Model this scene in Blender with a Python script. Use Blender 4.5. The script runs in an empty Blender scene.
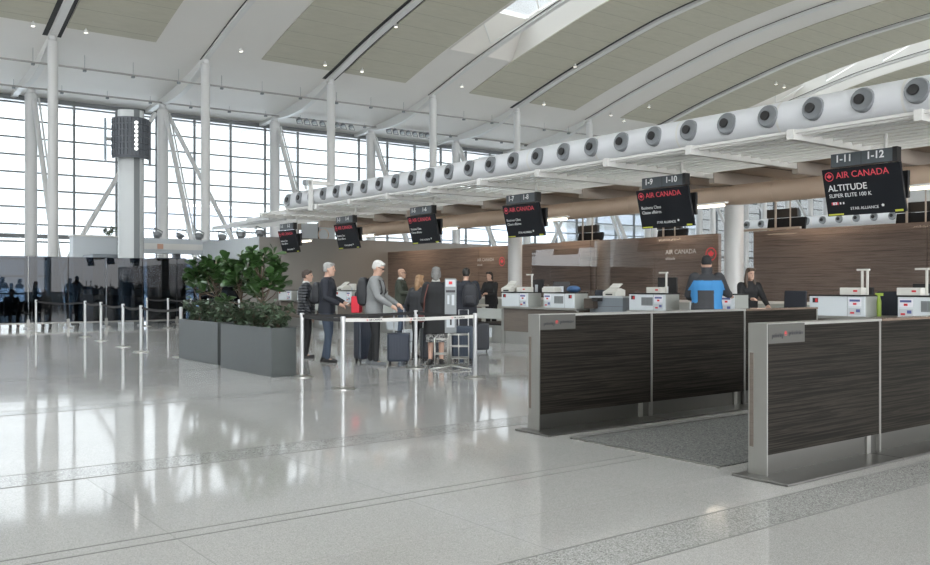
import bpy, math, random
from mathutils import Vector, Matrix
random.seed(7)
S = bpy.context.scene
COL = S.collection
PI = math.pi
# ------------------------------------------------------------------ camera
H = 1.42; F = 890.0; YAW = math.radians(36.95)
sn, cs = math.sin(YAW), math.cos(YAW)
cd = bpy.data.cameras.new('camera'); cam = bpy.data.objects.new('camera', cd); COL.objects.link(cam)
cam.location = (0, 0, H); cam.rotation_euler = (PI/2, 0, -YAW)
cd.sensor_width = 36; cd.lens = 36*F/930; cd.shift_y = 3.0/930; cd.clip_end = 2000; cd.clip_start = .05
S.camera = cam
# survey helpers: read a position in the hall off the photograph
def gp(px, py, z=0):
    u = (px-465)/F; v = (285.5-py)/F; D = (z-H)/v; R = u*D
    return (D*sn+R*cs, D*cs-R*sn)
def atX(px, X):
    u = (px-465)/F; return X*(cs-u*sn)/(u*cs+sn)
def atY(px, Y):
    u = (px-465)/F; return Y*(u*cs+sn)/(cs-u*sn)
def zat(py, X, Y): return H+(285.5-py)/F*(X*sn+Y*cs)
RIGHT = math.atan2(-sn, cs); AWAY = math.atan2(cs, sn)

# ------------------------------------------------------------------ materials
MATS = {}
def P(name, col, rough=.5, metal=0, coat=0, emis=None, es=0, alpha=1, spec=.5, bump=0, bscale=50, var=0, vscale=8, trans=0):
    m = bpy.data.materials.new(name); m.use_nodes = True; MATS[name] = m
    nt = m.node_tree; b = nt.nodes['Principled BSDF']
    c = (*col, 1) if len(col) == 3 else col
    b.inputs['Base Color'].default_value = c
    b.inputs['Roughness'].default_value = rough; b.inputs['Metallic'].default_value = metal
    b.inputs['Coat Weight'].default_value = coat; b.inputs['Coat Roughness'].default_value = .05
    b.inputs['Specular IOR Level'].default_value = spec
    if emis: b.inputs['Emission Color'].default_value = (*emis, 1); b.inputs['Emission Strength'].default_value = es
    tc = nt.nodes.new('ShaderNodeTexCoord')
    if var:
        n = nt.nodes.new('ShaderNodeTexNoise'); n.inputs['Scale'].default_value = vscale; n.inputs['Detail'].default_value = 4
        r = nt.nodes.new('ShaderNodeMapRange'); r.inputs[3].default_value = 1-var; r.inputs[4].default_value = 1+var
        mx = nt.nodes.new('ShaderNodeMix'); mx.data_type = 'RGBA'; mx.blend_type = 'MULTIPLY'; mx.inputs[0].default_value = 1
        nt.links.new(tc.outputs['Object'], n.inputs['Vector']); nt.links.new(n.outputs['Fac'], r.inputs[0])
        mx.inputs[6].default_value = c; nt.links.new(r.outputs[0], mx.inputs[7]); nt.links.new(mx.outputs[2], b.inputs['Base Color'])
    if bump:
        n = nt.nodes.new('ShaderNodeTexNoise'); n.inputs['Scale'].default_value = bscale; n.inputs['Detail'].default_value = 3
        bp = nt.nodes.new('ShaderNodeBump'); bp.inputs['Strength'].default_value = bump; bp.inputs['Distance'].default_value = .01
        nt.links.new(tc.outputs['Object'], n.inputs['Vector']); nt.links.new(n.outputs['Fac'], bp.inputs['Height']); nt.links.new(bp.outputs[0], b.inputs['Normal'])
    return m
def glassmat(name, tint, refl=.08, rough=0.0, fk=.8):
    m = bpy.data.materials.new(name); m.use_nodes = True; nt = m.node_tree; nt.nodes.clear()
    o = nt.nodes.new('ShaderNodeOutputMaterial'); t = nt.nodes.new('ShaderNodeBsdfTransparent'); g = nt.nodes.new('ShaderNodeBsdfGlossy')
    t.inputs[0].default_value = (*tint, 1); g.inputs['Roughness'].default_value = rough
    mx = nt.nodes.new('ShaderNodeMixShader'); fr = nt.nodes.new('ShaderNodeFresnel'); fr.inputs[0].default_value = 1.45
    ml = nt.nodes.new('ShaderNodeMath'); ml.operation = 'MULTIPLY_ADD'; ml.inputs[1].default_value = fk; ml.inputs[2].default_value = refl-.03
    nt.links.new(fr.outputs[0], ml.inputs[0]); nt.links.new(ml.outputs[0], mx.inputs[0]); nt.links.new(t.outputs[0], mx.inputs[1]); nt.links.new(g.outputs[0], mx.inputs[2]); nt.links.new(mx.outputs[0], o.inputs[0])
    MATS[name] = m; return m
def ramp(nt, stops):
    r = nt.nodes.new('ShaderNodeValToRGB'); e = r.color_ramp.elements
    e[0].position = stops[0][0]; e[0].color = (*stops[0][1], 1); e[1].position = stops[-1][0]; e[1].color = (*stops[-1][1], 1)
    for p, c in stops[1:-1]:
        k = e.new(p); k.color = (*c, 1)
    return r
def streak(name, stops, scale=(2, 2, 60), rough=.35, coat=.3, detail=5, spec=.5):
    m = P(name, (1, 1, 1), rough, coat=coat, spec=spec); nt = m.node_tree; b = nt.nodes['Principled BSDF']
    tc = nt.nodes.new('ShaderNodeTexCoord'); mp = nt.nodes.new('ShaderNodeMapping'); mp.inputs['Scale'].default_value = scale
    n = nt.nodes.new('ShaderNodeTexNoise'); n.inputs['Scale'].default_value = 1; n.inputs['Detail'].default_value = detail; n.inputs['Roughness'].default_value = .65
    n.inputs['Distortion'].default_value = .4
    r = ramp(nt, stops)
    nt.links.new(tc.outputs['Object'], mp.inputs[0]); nt.links.new(mp.outputs[0], n.inputs['Vector']); nt.links.new(n.outputs['Fac'], r.inputs[0]); nt.links.new(r.outputs[0], b.inputs['Base Color'])
    return m
def speckle(name, stops, scale=160, rough=.1, coat=0, spec=.5):
    m = P(name, (1, 1, 1), rough, coat=coat, spec=spec); nt = m.node_tree; b = nt.nodes['Principled BSDF']
    tc = nt.nodes.new('ShaderNodeTexCoord')
    n = nt.nodes.new('ShaderNodeTexVoronoi'); n.inputs['Scale'].default_value = scale
    sx = nt.nodes.new('ShaderNodeSeparateColor'); r = ramp(nt, stops)
    n2 = nt.nodes.new('ShaderNodeTexNoise'); n2.inputs['Scale'].default_value = .9; n2.inputs['Detail'].default_value = 3
    mr = nt.nodes.new('ShaderNodeMapRange'); mr.inputs[3].default_value = .94; mr.inputs[4].default_value = 1.06
    mx = nt.nodes.new('ShaderNodeMix'); mx.data_type = 'RGBA'; mx.blend_type = 'MULTIPLY'; mx.inputs[0].default_value = 1
    nt.links.new(tc.outputs['Object'], n.inputs['Vector']); nt.links.new(n.outputs['Color'], sx.inputs[0]); nt.links.new(sx.outputs[0], r.inputs[0])
    nt.links.new(tc.outputs['Object'], n2.inputs['Vector']); nt.links.new(n2.outputs['Fac'], mr.inputs[0])
    nt.links.new(r.outputs[0], mx.inputs[6]); nt.links.new(mr.outputs[0], mx.inputs[7]); nt.links.new(mx.outputs[2], b.inputs['Base Color'])
    # faint polish waviness
    w = nt.nodes.new('ShaderNodeTexNoise'); w.inputs['Scale'].default_value = 1.6; w.inputs['Detail'].default_value = 2
    bp = nt.nodes.new('ShaderNodeBump'); bp.inputs['Strength'].default_value = .1; bp.inputs['Distance'].default_value = .01
    nt.links.new(tc.outputs['Object'], w.inputs['Vector']); nt.links.new(w.outputs['Fac'], bp.inputs['Height']); nt.links.new(bp.outputs[0], b.inputs['Normal'])
    return m
def banded(name, col, axis='Z', scale=12, dark=.55, rough=.5):
    m = P(name, col, rough); nt = m.node_tree; b = nt.nodes['Principled BSDF']
    tc = nt.nodes.new('ShaderNodeTexCoord'); w = nt.nodes.new('ShaderNodeTexWave'); w.bands_direction = axis; w.inputs['Scale'].default_value = scale
    w.inputs['Distortion'].default_value = .3
    bp = nt.nodes.new('ShaderNodeBump'); bp.inputs['Strength'].default_value = .8; bp.inputs['Distance'].default_value = .02
    nt.links.new(tc.outputs['Object'], w.inputs['Vector']); nt.links.new(w.outputs['Fac'], bp.inputs['Height']); nt.links.new(bp.outputs[0], b.inputs['Normal'])
    return m

M_floor = speckle('terrazzo', [(0, (.29, .288, .28)), (.5, (.385, .382, .372)), (1, (.46, .455, .44))], 220, rough=.065, spec=.42)
M_band = speckle('granite_band', [(0, (.17, .172, .165)), (.5, (.33, .33, .32)), (1, (.47, .47, .455))], 150, rough=.10, spec=.42)
M_seam = P('floor_seam', (.16, .16, .155), .5, spec=.1)
M_seam2 = P('tile_seam', (.31, .31, .30), .12, spec=.5)
M_white = P('white_paint', (.66, .66, .64), .45, var=.03)
M_pipe = P('pipe_grey', (.36, .35, .33), .5)
M_slat = P('slat_white', (.84, .84, .82), .45)
M_ceil = P('ceiling_white', (.72, .70, .66), .6, var=.03, vscale=.6)
M_colm = P('column_white', (.62, .63, .63), .35)
M_duct = P('duct_white', (.66, .68, .71), .35)
M_nozz = P('nozzle_grey', (.21, .225, .24), .5)
M_black = P('black', (.012, .012, .013), .5)
M_slot = P('shadow_slot', (.04, .04, .04), .8)
M_olive = streak('acoustic_panel', [(.3, (.44, .425, .34)), (.7, (.49, .47, .38))], (1.2, 6, 1), rough=.7, coat=0)
def seams(m, pitch=1.25, width=.025, dark=.72):
    nt = m.node_tree; b = nt.nodes['Principled BSDF']; src = b.inputs['Base Color'].links[0].from_socket
    tc = nt.nodes.new('ShaderNodeTexCoord'); sp = nt.nodes.new('ShaderNodeSeparateXYZ'); nt.links.new(tc.outputs['Object'], sp.inputs[0])
    a = nt.nodes.new('ShaderNodeMath'); a.operation = 'DIVIDE'; a.inputs[1].default_value = pitch; nt.links.new(sp.outputs[1], a.inputs[0])
    f = nt.nodes.new('ShaderNodeMath'); f.operation = 'FRACT'; nt.links.new(a.outputs[0], f.inputs[0])
    l = nt.nodes.new('ShaderNodeMath'); l.operation = 'LESS_THAN'; l.inputs[1].default_value = width; nt.links.new(f.outputs[0], l.inputs[0])
    mx = nt.nodes.new('ShaderNodeMix'); mx.data_type = 'RGBA'; mx.blend_type = 'MULTIPLY'; mx.inputs[7].default_value = (dark, dark, dark, 1)
    nt.links.new(l.outputs[0], mx.inputs[0]); nt.links.new(src, mx.inputs[6]); nt.links.new(mx.outputs[2], b.inputs['Base Color'])
seams(M_olive)
M_mull = P('mullion_grey', (.17, .185, .19), .45)
M_steel = P('brushed_steel', (.44, .44, .42), .32, metal=.9, var=.06, vscale=3)
M_dsteel = P('dark_steel', (.20, .20, .19), .30, metal=.9, var=.1, vscale=2)
M_kick = P('kick_steel', (.16, .16, .15), .3, metal=.85, var=.1, vscale=2)
M_joint = P('joint_steel', (.34, .34, .32), .4, metal=.8)
M_post = P('stanchion_aluminium', (.50, .51, .52), .38, metal=.6)
M_lam = streak('dark_zebra_laminate', [(.28, (.010, .0095, .0085)), (.46, (.0135, .0125, .011)), (.56, (.033, .029, .0245)), (.64, (.013, .012, .0105)), (.75, (.025, .0225, .0195))], (.7, .7, 60), rough=.33, coat=0, spec=.035)
M_wall = streak('grey_brown_wood', [(.25, (.072, .056, .048)), (.42, (.15, .116, .098)), (.54, (.225, .176, .149)), (.62, (.11, .086, .073)), (.8, (.19, .148, .125))], (.6, .6, 30), rough=.42, coat=.12)
M_wallface = streak('counter_wood', [(.25, (.075, .062, .052)), (.5, (.15, .125, .105)), (.75, (.09, .075, .063))], (1, 1, 40), rough=.35, coat=.2)
M_plaster = P('grey_plaster', (.235, .225, .21), .7, var=.04, vscale=1)
M_pale = P('pale_panel', (.50, .54, .57), .5)
M_soffit = P('soffit_beige', (.40, .325, .26), .6, var=.05, vscale=2)
M_beam = P('beam_beige', (.44, .39, .34), .55)
M_warmduct = P('warm_duct', (.68, .53, .41), .4)  # glow of the warm lamps is put into this base colour
M_cab = P('cabinet_white', (.62, .67, .70), .4)
M_cabg = P('cabinet_grey', (.38, .40, .38), .45)
M_plast = P('plastic_ivory', (.62, .62, .58), .5)
M_screen = P('screen_dark', (.02, .022, .025), .25)
M_sign = P('sign_black', (.018, .020, .024), .5, spec=.12)
M_signh = P('sign_header', (.075, .09, .10), .4)
M_txt = P('text_white', (.80, .82, .83), .5)
M_red = P('text_red', (.80, .085, .12), .5)
M_yel = P('text_yellow', (.6, .65, .08), .5)
M_dtxt = P('text_dark', (.03, .03, .035), .5)
M_redp = P('red_print', (.6, .03, .04), .5)
M_blue = P('print_blue', (.10, .12, .30), .5)
M_carpet = speckle('carpet_grey', [(0, (.07, .072, .07)), (.5, (.14, .142, .138)), (1, (.23, .23, .22))], 90, rough=.95, spec=.1)
M_planter = P('planter_grey', (.070, .080, .080), .42, metal=.2, bump=.1, bscale=30, var=.08)
M_soil = P('soil', (.04, .03, .02), .9)
M_leaf = P('fig_leaf', (.034, .080, .022), .35, var=.45, vscale=9)
M_leaf2 = P('shrub_leaf', (.065, .10, .060), .45, var=.5, vscale=14)
M_bark = P('bark', (.12, .09, .065), .8)
M_belt = P('belt_black', (.015, .015, .016), .7)
M_beltw = P('belt_white', (.62, .62, .60), .6)
M_totem = P('totem_panel', (.50, .53, .54), .35)
M_drum = banded('totem_drum', (.085, .10, .115), 'X', 9)
M_dot = P('lamp_dot', (.9, .9, .9), .4, emis=(1, 1, .95), es=3)
M_tube = P('tube_light', (1, .95, .85), .4, emis=(1, .86, .66), es=6)
M_down = P('downlight_glow', (1, .9, .75), .4, emis=(1, .75, .5), es=1.6)
M_spot = P('spot_glow', (1, 1, .95), .4, emis=(1, .93, .8), es=4)
M_skin = P('skin', (.52, .33, .25), .5); M_skin2 = P('skin_tan', (.40, .25, .18), .5)
M_eye = P('eye_dark', (.02, .015, .015), .3)
G_clear = glassmat('clear_glass', (.93, .96, .97), .04)
G_smoke = glassmat('smoked_glass', (.15, .185, .225), .03)
G_pane = glassmat('glass_screen', (.96, .97, .98), .03, fk=.3)

# ------------------------------------------------------------------ mesh builder
class MB:
    def __init__(s): s.v = []; s.f = []; s.m = []; s.k = 0; s.T = None
    def add(s, vs, fs, k=None):
        o = len(s.v)
        s.v += [tuple(s.T @ Vector(p)) if s.T is not None else tuple(p) for p in vs]
        s.f += [tuple(i+o for i in f) for f in fs]; s.m += [s.k if k is None else k]*len(fs); return s
    def box(s, x0, x1, y0, y1, z0, z1, k=None):
        return s.add([(x0,y0,z0),(x1,y0,z0),(x1,y1,z0),(x0,y1,z0),(x0,y0,z1),(x1,y0,z1),(x1,y1,z1),(x0,y1,z1)],
              [(0,3,2,1),(4,5,6,7),(0,1,5,4),(1,2,6,5),(2,3,7,6),(3,0,4,7)], k)
    def rings(s, rs, k=None, cap=True, close=True):
        n = len(rs[0]); vs = [p for r in rs for p in r]; fs = []
        for i in range(len(rs)-1):
            for j in range(n if close else n-1):
                a = i*n+j; b = i*n+(j+1) % n; fs.append((a, b, b+n, a+n))
        if cap and close: fs.append(tuple(range(n))[::-1]); fs.append(tuple(range((len(rs)-1)*n, len(rs)*n)))
        return s.add(vs, fs, k)
    def tube(s, pts, r, seg=10, k=None, cap=True):
        pts = [Vector(p) for p in pts]; rr = r if isinstance(r, (list, tuple)) else [r]*len(pts)
        up = None; rs = []
        for i, p in enumerate(pts):
            d = (pts[min(i+1, len(pts)-1)]-pts[max(i-1, 0)]).normalized()
            if up is None:
                up = Vector((0, 0, 1)) if abs(d.z) < .9 else Vector((1, 0, 0))
            a = d.cross(up).normalized(); b = a.cross(d).normalized(); up = b
            rs.append([p+a*(rr[i]*math.cos(t))+b*(rr[i]*math.sin(t)) for t in [2*PI*j/seg for j in range(seg)]])
        return s.rings(rs, k, cap)
    def blob(s, pts, r, seg=12, k=None):      # tube with rounded ends
        pts = [Vector(p) for p in pts]; rr = list(r) if isinstance(r, (list, tuple)) else [r]*len(pts)
        d0 = (pts[0]-pts[1]).normalized(); d1 = (pts[-1]-pts[-2]).normalized(); P_ = []; R_ = []
        for a in (85, 60, 30): P_.append(pts[0]+d0*rr[0]*math.sin(math.radians(a))); R_.append(rr[0]*math.cos(math.radians(a)))
        P_ += pts; R_ += rr
        for a in (30, 60, 85): P_.append(pts[-1]+d1*rr[-1]*math.sin(math.radians(a))); R_.append(rr[-1]*math.cos(math.radians(a)))
        return s.tube(P_, R_, seg, k)
    def ell(s, c, rx, ry, rz, seg=16, n=10, k=None):
        c = Vector(c); rs = []
        for i in range(n+1):
            t = -PI/2+PI*(i+.001 if i == 0 else (i-.001 if i == n else i))/n
            rs.append([c+Vector((rx*math.cos(t)*math.cos(a), ry*math.cos(t)*math.sin(a), rz*math.sin(t))) for a in [2*PI*j/seg for j in range(seg)]])
        return s.rings(rs, k)
    def lathe(s, prof, seg=20, c=(0, 0, 0), k=None):
        return s.rings([[Vector((c[0]+r*math.cos(a), c[1]+r*math.sin(a), c[2]+z)) for a in [2*PI*j/seg for j in range(seg)]] for r, z in prof], k)
    def prism(s, poly, y0, y1, ax='Y', k=None):   # poly in two axes extruded along third
        def q(a, b, c): return {'Y': (a, c, b), 'X': (c, a, b), 'Z': (a, b, c)}[ax]
        n = len(poly); vs = [q(a, b, y0) for a, b in poly]+[q(a, b, y1) for a, b in poly]
        fs = [tuple(range(n)), tuple(range(2*n-1, n-1, -1))]+[(i, i+n, (i+1) % n+n, (i+1) % n) for i in range(n)]
        return s.add(vs, fs, k)
    def mesh(s, name, mats, smooth=False):
        me = bpy.data.meshes.new(name); me.from_pydata([tuple(p) for p in s.v], [], s.f)
        for m in (mats if isinstance(mats, (list, tuple)) else [mats]): me.materials.append(m)
        me.polygons.foreach_set('material_index', s.m)
        if smooth: me.polygons.foreach_set('use_smooth', [True]*len(me.polygons))
        me.update()
        import bmesh
        b = bmesh.new(); b.from_mesh(me); bmesh.ops.recalc_face_normals(b, faces=b.faces); b.to_mesh(me); b.free()
        return me
    def build(s, name, mats, parent=None, smooth=False, bevel=0, loc=None, auto=False):
        me = s.mesh(name, mats, smooth)
        if auto: me.polygons.foreach_set('use_smooth', [True]*len(me.polygons)); me.set_sharp_from_angle(angle=math.radians(40))
        o = bpy.data.objects.new(name, me); COL.objects.link(o)
        if parent: o.parent = parent
        if loc: o.location = loc
        if bevel:
            b = o.modifiers.new('bevel', 'BEVEL'); b.width = bevel; b.segments = 2; b.limit_method = 'ANGLE'
        return o
def tag(o, label=None, cat=None, group=None, kind=None):
    if label: o['label'] = label
    if cat: o['category'] = cat
    if group: o['group'] = group
    if kind: o['kind'] = kind
    return o
def thing(name, label, cat, loc=(0, 0, 0), rz=0, group=None):
    o = bpy.data.objects.new(name, None); o.empty_display_size = .2; COL.objects.link(o)
    o.location = loc; o.rotation_euler = (0, 0, rz); return tag(o, label, cat, group)
KIDS = {}
def kids(o): return [c for c in bpy.data.objects if c.parent is o]
def dup(root, loc=None, rz=None, label=None, group=None, sc=None):
    def cp(o, par):
        c = o.copy(); COL.objects.link(c); c.parent = par
        for ch in kids(o): cp(ch, c)
        return c
    r = cp(root, root.parent)
    if loc is not None: r.location = loc
    if rz is not None: r.rotation_euler = (0, 0, rz)
    if sc: r.scale = sc
    if label: r['label'] = label
    if group: r['group'] = group
    return r
def struct(name, mb, mats, parent=None, **kw):
    o = mb.build(name, mats, parent, **kw); o['kind'] = 'structure'; return o
def text(txt, size, mat, M, parent, name='lettering', align='LEFT', bold=0):
    c = bpy.data.curves.new('t', 'FONT'); c.body = txt; c.size = size; c.extrude = .0015; c.align_x = align; c.align_y = 'BOTTOM_BASELINE' if False else 'BOTTOM'
    c.offset = bold; c.resolution_u = 3
    o = bpy.data.objects.new('t', c); COL.objects.link(o); bpy.context.view_layer.update()
    dg = bpy.context.evaluated_depsgraph_get(); me = bpy.data.meshes.new_from_object(o.evaluated_get(dg))
    bpy.data.objects.remove(o); bpy.data.curves.remove(c)
    me.name = name; me.materials.clear(); me.materials.append(mat)
    me.transform(M)
    r = bpy.data.objects.new(name, me); COL.objects.link(r); r.parent = parent; return r
def frame(org, xd, yd):
    x = Vector(xd).normalized(); y = Vector(yd).normalized(); z = x.cross(y)
    return Matrix(((x.x, y.x, z.x, org[0]), (x.y, y.y, z.y, org[1]), (x.z, y.z, z.z, org[2]), (0, 0, 0, 1)))
LEAFPOLY = [(0,-.5),(.04,-.2),(.27,-.27),(.22,-.17),(.48,.03),(.40,.08),(.44,.24),(.29,.2),(.26,.27),(.12,.12),(.18,.40),(.10,.35),(0,.52)]
LEAFPOLY = LEAFPOLY+[(-x, y) for x, y in LEAFPOLY[-2:0:-1]]
def rondelle(rad, M, parent, mat=None):
    mb = MB(); mb.T = M
    n = 20; vo = [(rad*math.cos(2*PI*i/n), rad*math.sin(2*PI*i/n), .002) for i in range(n)]; vi = [(.84*x, .84*y, z) for x, y, z in vo]
    mb.add(vo+vi, [(i, (i+1) % n, (i+1) % n+n, i+n) for i in range(n)])
    mb.add([(x*rad*1.25, y*rad*1.25, .002) for x, y in LEAFPOLY]+[(0, 0, .002)], [(i, (i+1) % len(LEAFPOLY), len(LEAFPOLY)) for i in range(len(LEAFPOLY))])
    return mb.build('leaf_emblem', mat or M_red, parent)

# ------------------------------------------------------------------ roof profile
RP = [(-16, 10.6), (-10, 11.6), (-4, 13.1), (-1, 14.0), (1.4, 14.5), (4.6, 15.05), (8, 15.65), (12, 16.2), (16, 16.48), (20, 16.56), (24, 16.48), (28, 16.2), (31.9, 15.75), (35.4, 15.02), (38.65, 14.30), (41, 13.70), (44, 12.82), (47, 12.22), (50.3, 11.88), (53.2, 11.72), (56, 11.6)]
def roof(y):
    for (a, b), (c, d) in zip(RP, RP[1:]):
        if y <= c: t = (y-a)/(c-a); return b+(d-b)*t
    return RP[-1][1]
YS = [RP[0][0]+i*(RP[-1][0]-RP[0][0])/72 for i in range(73)]
def rz_(y):   # smoothed
    return (roof(y-1.5)+roof(y)*2+roof(y+1.5))/4
def strip(mb, x0, x1, ys, dz0, dz1, k=None):
    rs = [[(x0, y, rz_(y)+dz0), (x1, y, rz_(y)+dz0), (x1, y, rz_(y)+dz1), (x0, y, rz_(y)+dz1)] for y in ys]
    mb.rings(rs, k)
YC, YR, YW = 43.73, 50.33, 53.03
# ------------------------------------------------------------------ setting
XL, XR, YB = -14, 92, -15
struct('floor', MB().box(XL, XR, YB, YW+.4, -.3, 0), M_floor)
mb = MB().box(-300, 500, YW+.4, 600, -.4, -.25); struct('ground', mb, P('apron', (.42, .44, .47), .9))
n = 1
for y0, y1 in ((3.11, 3.51), (6.92, 7.35), (10.75, 11.15), (14.6, 15.0), (18.4, 18.8), (22.2, 22.6)):
    struct('trim_%d' % n, MB().box(XL, 13.2, y0, y1, -.01, .0015), M_band); n += 1
mb = MB()
for y in (3.11, 3.51, 6.92, 7.35, 10.75, 11.15, 14.6, 15.0):
    mb.box(XL, 13.2, y-.006, y+.006, -.01, .0025)
for y in (4.955, 5.095): mb.box(XL, 5.62, y-.006, y+.006, -.01, .0025)
struct('trim_%d' % n, mb, M_seam); n += 1
mb = MB()
for y in (4.15, 1.6): mb.box(XL, 5.6, y-.003, y+.003, -.01, .0006)
for k in range(-2, 1): mb.box(4.77+k*1.53-.003, 4.77+k*1.53+.003, -2, 6.9, -.01, .0006)
struct('trim_%d' % n, mb, M_seam2); n += 1
struct('trim_%d' % n, MB().box(5.76, 13.0, 4.35, 5.97, 0, .008), M_carpet); n += 1
struct('trim_%d' % n, MB().box(5.73, 13.0, 5.97, 6.0, 0, .010).box(5.73, 5.76, 4.35, 6.0, 0, .010), M_steel); n += 1

# ceiling shell with skylight wells over two of the grid strips
SKY = [2, 6]   # k: 23.33? handled below
def gx(k):
    L = (9.38, 16.52, 23.63, 30.5, 37.08, 43.6)
    return 9.38+7.1*k if k < 0 else (L[k] if k < 6 else 43.6+6.7*(k-5))
def gx2(k): return 9.74+6.80*k if k < 4 else gx(k)
skyx = [gx(-1), gx(3), gx(7)]
mb = MB(); HW = 2.2
xs = XL
ysA = [y for y in YS]
for sx in skyx:
    strip(mb, xs, sx-HW, ysA, 0, .35)
    # strip around opening
    strip(mb, sx-HW, sx+HW, [y for y in ysA if y <= 3], 0, .35)
    strip(mb, sx-HW, sx+HW, [y for y in ysA if y >= 38.9], 0, .35)
    xs = sx+HW
strip(mb, xs, XR, ysA, 0, .35)
struct('ceiling', mb, M_ceil, auto=True)
n = 2
for sx in skyx:
    wy = [y for y in YS if 3 <= y <= 39.1]
    mb = MB()
    for s_ in (-1, 1):
        rs = [[(sx+s_*HW, y, rz_(y)-.02), (sx+s_*(HW+.08), y, rz_(y)-.02), (sx+s_*(HW-.45), y, rz_(y)+1.5), (sx+s_*(HW-.53), y, rz_(y)+1.5)] for y in wy]
        mb.rings(rs)
    for ya, d in ((wy[-1], 1), (wy[0], -1)):
        mb.add([(sx-HW, ya, rz_(ya)), (sx+HW, ya, rz_(ya)), (sx+HW-.5, ya-d*1.8, rz_(ya-d*1.8)+1.5), (sx-HW+.5, ya-d*1.8, rz_(ya-d*1.8)+1.5),
                (sx-HW, ya+d*.08, rz_(ya)), (sx+HW, ya+d*.08, rz_(ya)), (sx+HW-.5, ya-d*1.72, rz_(ya-d*1.8)+1.5), (sx-HW+.5, ya-d*1.72, rz_(ya-d*1.8)+1.5)],
               [(0,1,2,3), (4,7,6,5), (0,4,5,1), (3,2,6,7), (0,3,7,4), (1,5,6,2)])
    w = struct('window_%d' % n, mb, M_ceil, auto=True)
    mb = MB()
    for i in range(2, len(wy)-1, 2):
        y = wy[i]; mb.box(sx-HW+.5, sx+HW-.5, y-.04, y+.04, rz_(y)+1.42, rz_(y)+1.52)
        if i % 4 == 2: mb.tube([(sx-HW+.45, y, rz_(y)+1.3), (sx, y+1.2, rz_(y)+.05)], .035, 6); mb.tube([(sx+HW-.45, y, rz_(y)+1.3), (sx, y+1.2, rz_(y)+.05)], .035, 6)
    mb.build('skylight_frame', M_white, w)
    mb = MB(); strip(mb, sx-HW+.5, sx+HW-.5, wy, 1.50, 1.52); mb.build('skylight_pane', G_clear, w)
    n += 1
# olive acoustic panels either side of every second rib
pn = []
for k in range(-2, 12, 2):
    gxk = gx(k)
    for s_ in (-1, 1):
        a, b = sorted((gxk+s_*.42, gxk+s_*4.42))
        mb = MB(); strip(mb, a, b, [y for y in YS if y <= 43.2], -.05, -.005); pn.append(mb)
for i, mb in enumerate(pn): struct('ceiling_panel', mb, M_olive, auto=True)
for k in range(-1, 12):
    gxk = gx(k); mb = MB()
    w = .17 if k % 2 == 0 else .14
    ya = [y for y in YS if y <= 44.2]; yb = [y for y in YS if y >= 43.2]
    strip(mb, gxk-w, gxk+w, ya, -.16, .0)
    if k % 2 == 0:
        strip(mb, gxk-.40, gxk-w-.002, ya, -.012, -.004, 1); strip(mb, gxk+w+.002, gxk+.40, ya, -.012, -.004, 1)
    else:
        strip(mb, gxk-w-.05, gxk-w, ya, -.03, -.004, 1)
    # haunched outer beam running down to the facade
    rs = []
    for y in yb:
        t = max(0, min(1, (y-43.2)/9)); dz = -.16-.42*math.sin(PI*min(1, t*1.15)) if t < .87 else -.2
        rs.append([(gxk-.15, y, rz_(y)+dz), (gxk+.15, y, rz_(y)+dz), (gxk+.15, y, rz_(y)-.0), (gxk-.15, y, rz_(y)-.0)])
    mb.rings(rs)
    struct('roof_rib', mb, [M_white, M_slot])
# columns and raking braces
def gcol(x, y, r, top, nm='column', mat=None):
    mb = MB().lathe([(r*1.25, 0), (r*1.25, .12), (r, .13), (r, top-.25), (r*.7, top-.2), (r*.7, top)], 24, (x, y, 0))
    return mb.build(nm, mat or M_colm, auto=True)
names = ['far left beside the info tower', 'just right of the info tower', 'third from the left', 'fourth from the left', 'fifth from the left', 'sixth, rising behind the long duct']
for k in range(-1, 12):
    x = gx(k); o = gcol(x, YC, .225, rz_(YC)-.14)
    lab = ('slim white round column of the inner row, %s' % names[k]) if 0 <= k < 6 else 'slim white round column of the inner row farther along the hall'
    tag(o, lab, 'column', None if 0 <= k < 6 else 'inner columns farther along the hall')
    x = gx2(k); o = gcol(x, YR, .30, rz_(YR)-.3)
    lab = ('thicker white column near the glass facade, %s' % ['leftmost of its row', 'right behind the info tower', 'third of its row', 'fourth of its row, behind the duct end'][k]) if 0 <= k < 4 else 'thicker white column near the glass facade seen beyond the counters'
    tag(o, lab, 'column', None if 0 <= k < 4 else 'facade columns beyond the counters')
    ztop = rz_(YR)-.75
    o = MB().tube([(x+.12, YR-.1, ztop), (x+.12, YC+.3, .05)], .13, 12).tube([(x+.36, YR-.1, ztop), (x+.34, YC+.3, .05)], .05, 8).build('raking_brace', M_colm, auto=True)
    tag(o, 'white double tube brace leaning from facade column, bay %s' % ['at the far left', 'right of the info tower', 'left of the duct end', 'behind the long duct'][k] if 0 <= k < 4 else 'white double tube brace leaning from a facade column beyond the counters', 'brace', None if 0 <= k < 4 else 'braces beyond the counters')
for (a, b, lab) in ((1, 0, 'white diagonal tube brace crossing the facade left of the info tower'), (1, 2, 'white diagonal tube brace crossing the facade right of the info tower'), (6, 5, 'white diagonal tube brace crossing the facade above the wood wall, leaning left'), (6, 7, 'white diagonal tube brace crossing the facade above the wood wall, leaning right')):
    d = .35 if b > a else -.35
    tag(MB().tube([(gx2(a)+d, YR+.2, rz_(YR)-.75), (gx2(b)-d, YR+.2, .1)], .13, 12).build('cross_brace', M_colm, auto=True), lab, 'brace')
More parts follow.
